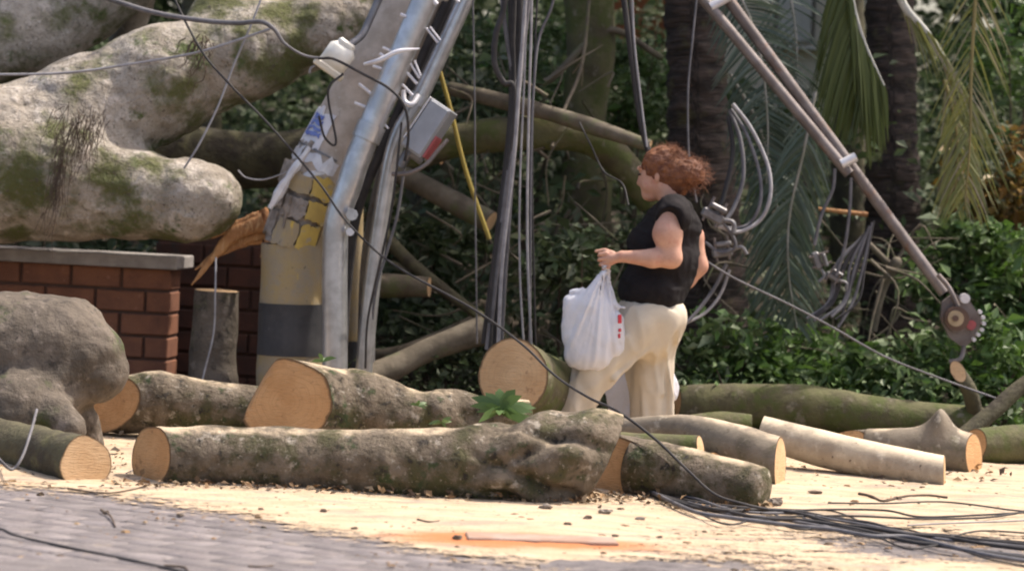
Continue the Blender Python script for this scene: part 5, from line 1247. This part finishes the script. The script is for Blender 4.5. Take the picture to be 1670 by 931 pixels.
def bag(label, hold, pts, seed, dy):
    S = SDF(w(890, 740) + np.array([0, dy - 0.22, 0]), w(1140, 410) + np.array([0, dy + 0.22, 0]), 0.0065)
    for kind, *a_ in pts:
        if kind == 'c': S.cap(w(*a_[0], dy + a_[4]), w(*a_[1], dy + a_[5]), a_[2], a_[3], 0.03)
        elif kind == 'h': S.cap(w(*a_[0], dy + a_[4]), w(*a_[1], dy + a_[5]), a_[2], a_[3], 0.008)
        else: S.ell(w(*a_[0], dy), a_[1], 0.04)
    c = w(*hold, dy)
    def crinkle(P):
        D = P - c; dist = np.linalg.norm(D, axis=-1); el = np.arctan2(D[..., 0], -D[..., 2] + 1e-6); fold = np.exp(-dist / 0.28)
        return 0.010 * fbm(np.stack([el * 14, D[..., 1] * 9, dist * 2.0], -1), 2, seed) * (0.35 + fold) + 0.004 * fbm(P * 13, 3, seed + 1) - 0.005 * ridge(np.stack([el * 8, D[..., 1] * 12, dist * 4.0], -1), 2, seed + 2)
    S.rough(crinkle)
    V, F = S.mesh()
    return mk('carrier_bag', V, F, M['bag'], None, label, 'bag', base=None)
b1 = bag('white plastic carrier bag with red print in her near hand', (984, 430), [
    ('e', (962, 545), (0.150, 0.085, 0.150)), ('e', (960, 510), (0.132, 0.075, 0.12)), ('e', (958, 575), (0.125, 0.08, 0.085)), ('c', (1003, 520), (1003, 565), 0.045, 0.045, 0, 0),
    ('c', (928, 488), (930, 545), 0.035, 0.04, 0.0, 0.0), ('h', (930, 472), (950, 474), 0.014, 0.020, 0.0, 0.0),
    ('c', (981, 442), (958, 492), 0.012, 0.060, -0.03, -0.02), ('c', (988, 442), (990, 492), 0.011, 0.042, 0.03, 0.02), ('h', (985, 428), (981, 448), 0.010, 0.012, -0.02, -0.03), ('h', (986, 428), (988, 448), 0.010, 0.011, 0.0, 0.03), ('h', (1000, 495), (1016, 499), 0.02, 0.006, 0, 0)], 91, -0.20)
for k, (x, y, ww, hh) in enumerate(((1008, 516, 7, 14), (1008, 534, 5, 5), (1007, 543, 4, 7))):
    p = w(x, y, -0.20 - 0.052)
    V, F = box_vf(p, (m(ww, 15), 0.008, m(hh, 15)), rotm('Z', 38) @ rotm('Y', -4), 0.0015); mk('red_print', V, F, M['red'], b1, smooth=False)
bag('white plastic carrier bag hanging behind her rear leg', (1070, 520), [
    ('e', (1050, 642), (0.205, 0.09, 0.16)), ('e', (1052, 610), (0.165, 0.08, 0.14)), ('e', (1050, 680), (0.18, 0.085, 0.08)), ('c', (1070, 535), (1055, 590), 0.014, 0.10, -0.01, 0), ('h', (1070, 522), (1070, 545), 0.010, 0.012, 0, 0)], 95, 0.31)

# ------------------------------------------------------------------ vegetation
def crown(c, r, n, size, seed, clumps=40, hollow=0.35):
    rng = np.random.default_rng(seed)
    cc = nrm(rng.normal(size=(clumps, 3))) * rng.uniform(hollow, 1.0, (clumps, 1)) ** 0.6 * np.asarray(r) + np.asarray(c)
    k = rng.integers(0, clumps, n); cs = rng.uniform(0.10, 0.24, clumps) * np.mean(r)
    P = cc[k] + rng.normal(size=(n, 3)) * cs[k][:, None] * np.array([1, 1, 0.7])
    return leaf_vf(P, size, rng, 0.5, 0.5)
def gz(x, y): return float(bank(np.array([x]), np.array([y]))[0])
def tree(name, label, P, R, cr, seed, n=9000, size=0.14, mt=None, amp=0.10, lm=None, group='trees behind the fallen tree'):
    W = [at(*p) for p in P]; W[0][2] = gz(W[0][0], W[0][1]) - 0.05
    o = thing(name, label, 'tree', W[0], group)
    RR = [m(r, p[2]) for r, p in zip(R, P)]
    topp = W[-1].copy(); c = topp + np.array(cr[0])
    W.append(topp * 0.4 + c * 0.6); RR.append(RR[-1] * 0.6)
    V, F, uv, _ = tube(W, RR, 22, 70, amp, 3.5, seed); mk('trunk', V, F, mt or M['bark_dark'], o, uv=uv)
    rng = np.random.default_rng(seed)
    for k in range(5):
        d = rng.normal(size=3); d[2] = abs(d[2]) * 0.6; d = nrm(d)
        e = c + d * np.array(cr[1]) * 0.75
        V, F, uv, _ = tube([topp - np.array([0, 0, 0.1]), (topp + e) / 2 + rng.normal(size=3) * 0.1, e], [RR[-2] * 0.5, RR[-2] * 0.3, 0.012], 8, 16, 0.08, 4, seed + k); mk('limb', V, F, mt or M['bark_dark'], o, uv=uv)
    V, F = crown(c, cr[1], n, size, seed); mk('crown', V, F, lm or M['leaf_crown'], o, smooth=False)
    return o
tree('tree', 'bare olive trunk rising behind the hanging cables', [(955, 470, 18.2), (958, 330, 18.2), (952, 200, 18.2), (962, 80, 18.2), (955, -80, 18.2), (950, -320, 18.3)], [62, 40, 38, 40, 44, 40], ((-0.2, 1.3, 1.5), (2.0, 1.7, 1.3)), 101, 7000, 0.16, M['bark_moss'])
tree('tree', 'dark tree hidden behind the leaning pole', [(700, 470, 20.0), (700, 200, 20.0), (690, -200, 20.0), (690, -480, 20)], [40, 38, 36, 30], ((-0.6, -1.0, 1.2), (2.0, 2.2, 1.3)), 102, 8000, 0.16)
tree('tree', 'dark tree in the gloom behind the fallen trunk', [(330, 430, 20.5), (320, 200, 20.5), (350, -200, 20.5), (340, -500, 20.5)], [44, 40, 38, 30], ((0.1, -1.5, 1.0), (2.5, 2.4, 1.3)), 103, 9000, 0.16)
tree('tree', 'slim dark trunk between the two palms', [(1380, 470, 20.5), (1385, 200, 20.5), (1378, -200, 20.5), (1380, -480, 20.5)], [30, 26, 26, 24], ((0.3, -1.0, 1.3), (2.2, 2.2, 1.2)), 104, 8000, 0.16)

def frond(name_parent, P, Ll, mt, rmt, seed, n=46, wid=0.016, droop=0.5, side=(1, 1), r0=0.014, back=0.25, lean=(0, 0, 0), ang=0.75):
    "a feather frond along world points P: rib + leaflets"
    rng = np.random.default_rng(seed)
    C = catmull(P, 60); T = nrm(np.gradient(C, axis=0))
    V, F, uv, _ = tube(P, [r0, r0 * 0.75, r0 * 0.3], 7, 40)
    fr_ = mk('frond', V, F, rmt, name_parent, uv=uv)
    Vs, Fs = [], []; k = 0
    side0 = np.array([0, -1.0, 0])
    for i in np.linspace(3, 58, n).astype(int):
        for sgn, on in ((1, side[0]), (-1, side[1])):
            if not on or rng.uniform() < 0.06: continue
            t = T[i]; lat = nrm(np.cross(t, side0)) * sgn
            prof = math.sin(math.pi * (0.12 + 0.83 * i / 60)) ** 0.7
            L = Ll * prof * rng.uniform(0.8, 1.1)
            d = nrm(lat * math.sin(ang) + t * math.cos(ang) + side0 * rng.uniform(-0.35, 0.35) + np.array(lean) + rng.normal(size=3) * 0.06)
            wv = nrm(np.cross(d, side0) + rng.normal(size=3) * 0.4) * wid
            p = C[i]; pts = []
            for q_ in range(4):
                u = q_ / 3; pts.append(p + d * L * u + np.array([0, 0, -1.0]) * droop * L * u * u)
            ws = (0.6, 1.0, 0.75, 0.08)
            for q_ in range(4): Vs += [pts[q_] + wv * ws[q_], pts[q_] - wv * ws[q_]]
            for q_ in range(3): Fs.append([k + 2*q_, k + 2*q_ + 1, k + 2*q_ + 3, k + 2*q_ + 2])
            k += 8
    lf = mk('leaflets', np.array(Vs), np.array(Fs), mt, fr_); lf['kind'] = 'stuff'
    return fr_
def arch(c, az, L, h, drop):
    d = np.array([math.cos(az), math.sin(az), 0])
    return [c, c + d * L * 0.35 + np.array([0, 0, h]), c + d * L * 0.75 + np.array([0, 0, h * 0.6]), c + d * L + np.array([0, 0, -drop])]
def palm(label, P, R, seed, crown_n, extra=()):
    W = [at(*p) for p in P]; W[0][2] = gz(W[0][0], W[0][1]) - 0.05
    o = thing('palm_tree', label, 'palm tree', W[0], 'palms at the edge of the garden')
    RR = [m(r, p[2]) for r, p in zip(R, P)]
    V, F, uv, _ = tube(W, RR, 26, 160, 0.05, 5, seed, mod=lambda s, a: 0.10 * np.abs(np.sin(s * 60 + 0.5 * np.sin(a * 3))) + 0.05 * np.sin(a * 9 + s * 200)); mk('trunk', V, F, M['palm_bark'], o, uv=uv)
    rng = np.random.default_rng(seed)
    for k in range(crown_n):
        az = math.pi * (0.0 + 1.0 * k / crown_n) + rng.uniform(-0.2, 0.2)
        frond(o, arch(W[-1], az, rng.uniform(1.8, 2.3), rng.uniform(0.5, 1.0), rng.uniform(0.2, 0.9)), 0.55, M['frond_green'], M['rachis'], seed * 10 + k, 40, 0.022)
    return o
p1 = palm('thick dark palm trunk behind the woman', [(1150, 560, 17.6), (1152, 420, 17.6), (1140, 250, 17.6), (1136, 100, 17.6), (1130, -60, 17.6), (1128, -330, 17.6)], [70, 58, 48, 44, 44, 42], 111, 6)
p2 = palm('second dark palm trunk beyond the steel brace', [(1450, 540, 18.4), (1455, 380, 18.4), (1455, 200, 18.4), (1450, 0, 18.4), (1448, -330, 18.4)], [46, 42, 38, 36, 34], 112, 8)
def F_(pts): return [at(*p) for p in pts]
# fronds that hang into the picture
frond(p2, F_([(1600, -120, 16.2), (1592, -20, 16.2), (1584, 120, 16.2), (1582, 230, 16.2), (1574, 335, 16.2)]), 0.42, M['frond_gold'], M['rachis_gold'], 201, 48, 0.006, 0.3, ang=0.6)
frond(p2, F_([(1440, -110, 16.5), (1470, 0, 16.5), (1512, 55, 16.5), (1552, 120, 16.5), (1592, 192, 16.5)]), 0.36, M['frond_gold'], M['rachis_pale'], 202, 40, 0.011, 0.8, side=(0, 1), r0=0.030, ang=0.9, lean=(-0.2, 0, -0.7))
frond(p2, F_([(1540, 130, 16.7), (1556, 190, 16.7), (1562, 250, 16.7), (1556, 330, 16.7)]), 0.30, M['frond_gold'], M['rachis_gold'], 203, 30, 0.009, 0.5, ang=0.5)
frond(p2, F_([(1380, -90, 16.8), (1390, 0, 16.8), (1410, 70, 16.8), (1442, 140, 16.8)]), 0.42, M['frond_green'], M['rachis_pale'], 204, 90, 0.013, 0.9, side=(1, 1), r0=0.018, ang=0.8, lean=(-0.55, 0, -1.1))
frond(p1, F_([(1330, 150, 16.5), (1310, 250, 16.5), (1288, 350, 16.5), (1286, 440, 16.5), (1300, 535, 16.5)]), 0.34, M['frond_blue'], M['rachis'], 206, 64, 0.010, 0.45, r0=0.011, ang=0.8)
frond(p1, F_([(1160, -80, 16.7), (1210, 0, 16.7), (1240, 90, 16.7), (1252, 200, 16.7), (1250, 300, 16.7)]), 0.34, M['frond_blue'], M['rachis'], 207, 60, 0.010, 0.25, r0=0.012, ang=1.1)
frond(p1, F_([(1190, 120, 16.8), (1235, 200, 16.8), (1262, 300, 16.8), (1270, 420, 16.8), (1255, 560, 16.8)]), 0.34, M['frond_blue'], M['rachis'], 209, 60, 0.010, 0.4, r0=0.012, ang=0.9)

frond(p1, F_([(1260, -90, 16.9), (1290, 0, 16.9), (1300, 110, 16.9), (1290, 230, 16.9)]), 0.36, M['frond_blue'], M['rachis'], 208, 26, 0.009, 0.3, r0=0.010, ang=1.0)
# leafy shrubs: each its own thing
def shrub(label, px, py, Y, r, n, size, mt, seed, group='shrubs behind the logs'):
    c = at(px, py, Y); z0 = gz(c[0], Y); o = thing('shrub', label, 'shrub', (c[0], Y, z0), group)
    V, F = crown(c, r, n, size, seed, 26, 0.1); mk('foliage', V, F, mt, o, smooth=False)
    rng = np.random.default_rng(seed)
    for k in range(6):
        e = c + rng.normal(size=3) * np.array(r) * 0.5
        V, F, uv, _ = tube([np.array([c[0] + rng.normal() * 0.08, Y + rng.normal() * 0.08, z0 - 0.03]), (np.array([c[0], Y, z0]) + e) / 2 + rng.normal(size=3) * 0.05, e], [0.013, 0.009, 0.003], 6, 14); mk('stem', V, F, M['twig'], o, uv=uv)
    return o
L, LB, LD = M['leaf'], M['leaf_bright'], M['leaf_dark']
shrub('bright leafy shrub just behind the trousers of the woman', 1165, 590, 16.5, (0.30, 0.28, 0.30), 900, 0.078, L, 301)
shrub('leafy shrub under the loops of cable', 1260, 600, 16.6, (0.36, 0.30, 0.26), 1100, 0.078, LB, 302)
shrub('bright green shrub in front of the palm beyond the brace', 1370, 610, 16.7, (0.38, 0.30, 0.26), 1200, 0.078, LB, 303)
shrub('leafy shrub below the bracket of the brace', 1480, 610, 16.6, (0.36, 0.30, 0.26), 1200, 0.078, L, 304)
shrub('leafy shrub beside the leaning brown branch', 1600, 600, 16.5, (0.40, 0.30, 0.32), 1400, 0.078, LB, 305)
shrub('tall shrub with pale leaves under the golden frond', 1560, 450, 17.4, (0.42, 0.35, 0.40), 1500, 0.085, L, 306)
shrub('deep green shrub at the edge under the dry leaves', 1660, 480, 17.2, (0.36, 0.35, 0.50), 1500, 0.085, LB, 307)
shrub('shrub of dry orange leaves at the edge of the garden', 1640, 300, 18.0, (0.40, 0.35, 0.30), 900, 0.085, M['leaf_orange'], 308)
shrub('bright green bush high behind the golden frond', 1660, 90, 18.6, (0.45, 0.4, 0.75), 1500, 0.075, LB, 309)
shrub('dark shrub right of the hanging cables', 930, 470, 16.6, (0.36, 0.3, 0.40), 1100, 0.085, LD, 310)
shrub('dark shrub behind the yellow cable guard', 690, 420, 17.2, (0.42, 0.35, 0.42), 1100, 0.085, LD, 311)
shrub('dark shrub at the foot of the hanging cables', 720, 560, 16.8, (0.40, 0.3, 0.26), 900, 0.078, LD, 312)
shrub('pale green shrub between the bare trunk and the cables', 880, 130, 18.8, (0.38, 0.4, 0.55), 1300, 0.07, L, 313)
shrub('pale green shrub between the bare trunk and the palm', 1035, 150, 18.8, (0.38, 0.4, 0.60), 1400, 0.07, L, 314)
shrub('shrub of grey leaves behind the meter box', 770, 160, 18.8, (0.40, 0.4, 0.55), 1200, 0.07, LD, 315)
# undergrowth nobody could count, up the bank
rng = np.random.default_rng(77); n = 52000
X = rng.uniform(-5.2, 5.4, n); Yb = rng.uniform(17.8, 24.5, n) 
top = 0.35 + 2.1 * np.clip(fbm(np.stack([X * 1.1, Yb * 0.9, 0 * X], -1), 3, 21) * 0.5 + 0.55, 0, 1.3)
Zb = bank(X, Yb) + top * rng.uniform(0, 1, n) ** 0.8 - 0.05
clear = np.abs(X - at(1290, 80, 22)[0]) < 0.75
keep = ~((clear) & (Zb > bank(X, Yb) + 0.6) & (Yb > 18))
V, F = leaf_vf(np.stack([X, Yb, Zb], -1)[keep], 0.10, rng, 0.5, 0.5)
mk('undergrowth', V, F, LD, kind='stuff', smooth=False, base=(0, 0, 0), label='dark leafy undergrowth covering the bank behind the trees')
n = 30000; X = rng.uniform(-9, 9, n); Yb = rng.uniform(24.0, 27.0, n); Zb = bank(X, Yb) + 6.5 * rng.uniform(0, 1, n)
keep = ~((np.abs(X - hb[0] - 0.1) < 1.2) & (Zb > 2.2)) & ~((np.abs(X - hb2[0]) < 0.6) & (Zb > 2.6))
V, F = leaf_vf(np.stack([X, Yb, Zb], -1)[keep], 0.26, rng, 0.4, 0.5)
mk('thicket', V, F, M['leaf_crown'], kind='stuff', smooth=False, base=(0, 0, 0), label='far wood of leafy trees closing the background')
# low weeds by the logs
n = 5200; X = rng.uniform(0.9, 4.6, n); Yb = rng.uniform(15.9, 17.4, n); Zb = bank(X, Yb) + rng.uniform(0, 0.45, n) ** 1.2
V, F = leaf_vf(np.stack([X, Yb, Zb], -1), 0.055, rng, 0.5, 0.5); mk('weeds', V, F, L, kind='stuff', smooth=False, base=(0, 0, 0), label='low green weeds filling the ground behind the mossy log')
n = 3200; X = rng.uniform(-1.2, 1.0, n); Yb = rng.uniform(16.0, 17.6, n); Zb = bank(X, Yb) + rng.uniform(0, 0.5, n) ** 1.2
V, F = leaf_vf(np.stack([X, Yb, Zb], -1), 0.06, rng, 0.5, 0.5); mk('weeds', V, F, LD, kind='stuff', smooth=False, base=(0, 0, 0), label='dark low weeds behind the sawn log and cables')
# small leafy sprigs on the logs
def sprig(label, px, py, Y, s, n, mt, seed):
    c = at(px, py, Y); rng = np.random.default_rng(seed); o = thing('sprig', label, 'plant', c, 'sprigs growing by the logs')
    base_ = c
    for k in range(n):
        d = rng.normal(size=3); d[2] = abs(d[2]) * 0.8 + 0.15; d = nrm(d); sd = nrm(np.cross(d, [0, -1, 0.2])); L = s * rng.uniform(0.6, 1.1)
        pts = [base_ + d * L * u - np.array([0, 0, 0.4 * L * u * u]) for u in (0, 0.35, 0.7, 1)]
        V = []
        for q_, ww in zip(pts, (0.02, 0.13, 0.11, 0.005)): V += [q_ + sd * ww * L, q_ - sd * ww * L]
        mk('leaf', V, [[2*i, 2*i+1, 2*i+3, 2*i+2] for i in range(3)], mt, o)
    return o
sprig('leafy green sprig in front of the broad sawn face', 815, 672, 14.0, 0.21, 24, LB, 401)
sprig('small leafy sprig beside the larger one on the gnarled log', 838, 680, 14.05, 0.11, 12, L, 402)
sprig('tiny yellow-green sprig on the gnarled log', 682, 662, 13.85, 0.07, 6, LB, 403)
sprig('low green sprig at the lower end of the gnarled log', 720, 690, 13.8, 0.10, 9, L, 404)
sprig('tiny upright weed beside the steel conduit', 526, 590, 14.0, 0.09, 5, LB, 405)
sprig('dark leafy sprig between the two front logs', 952, 826, 12.35, 0.10, 12, L, 406)
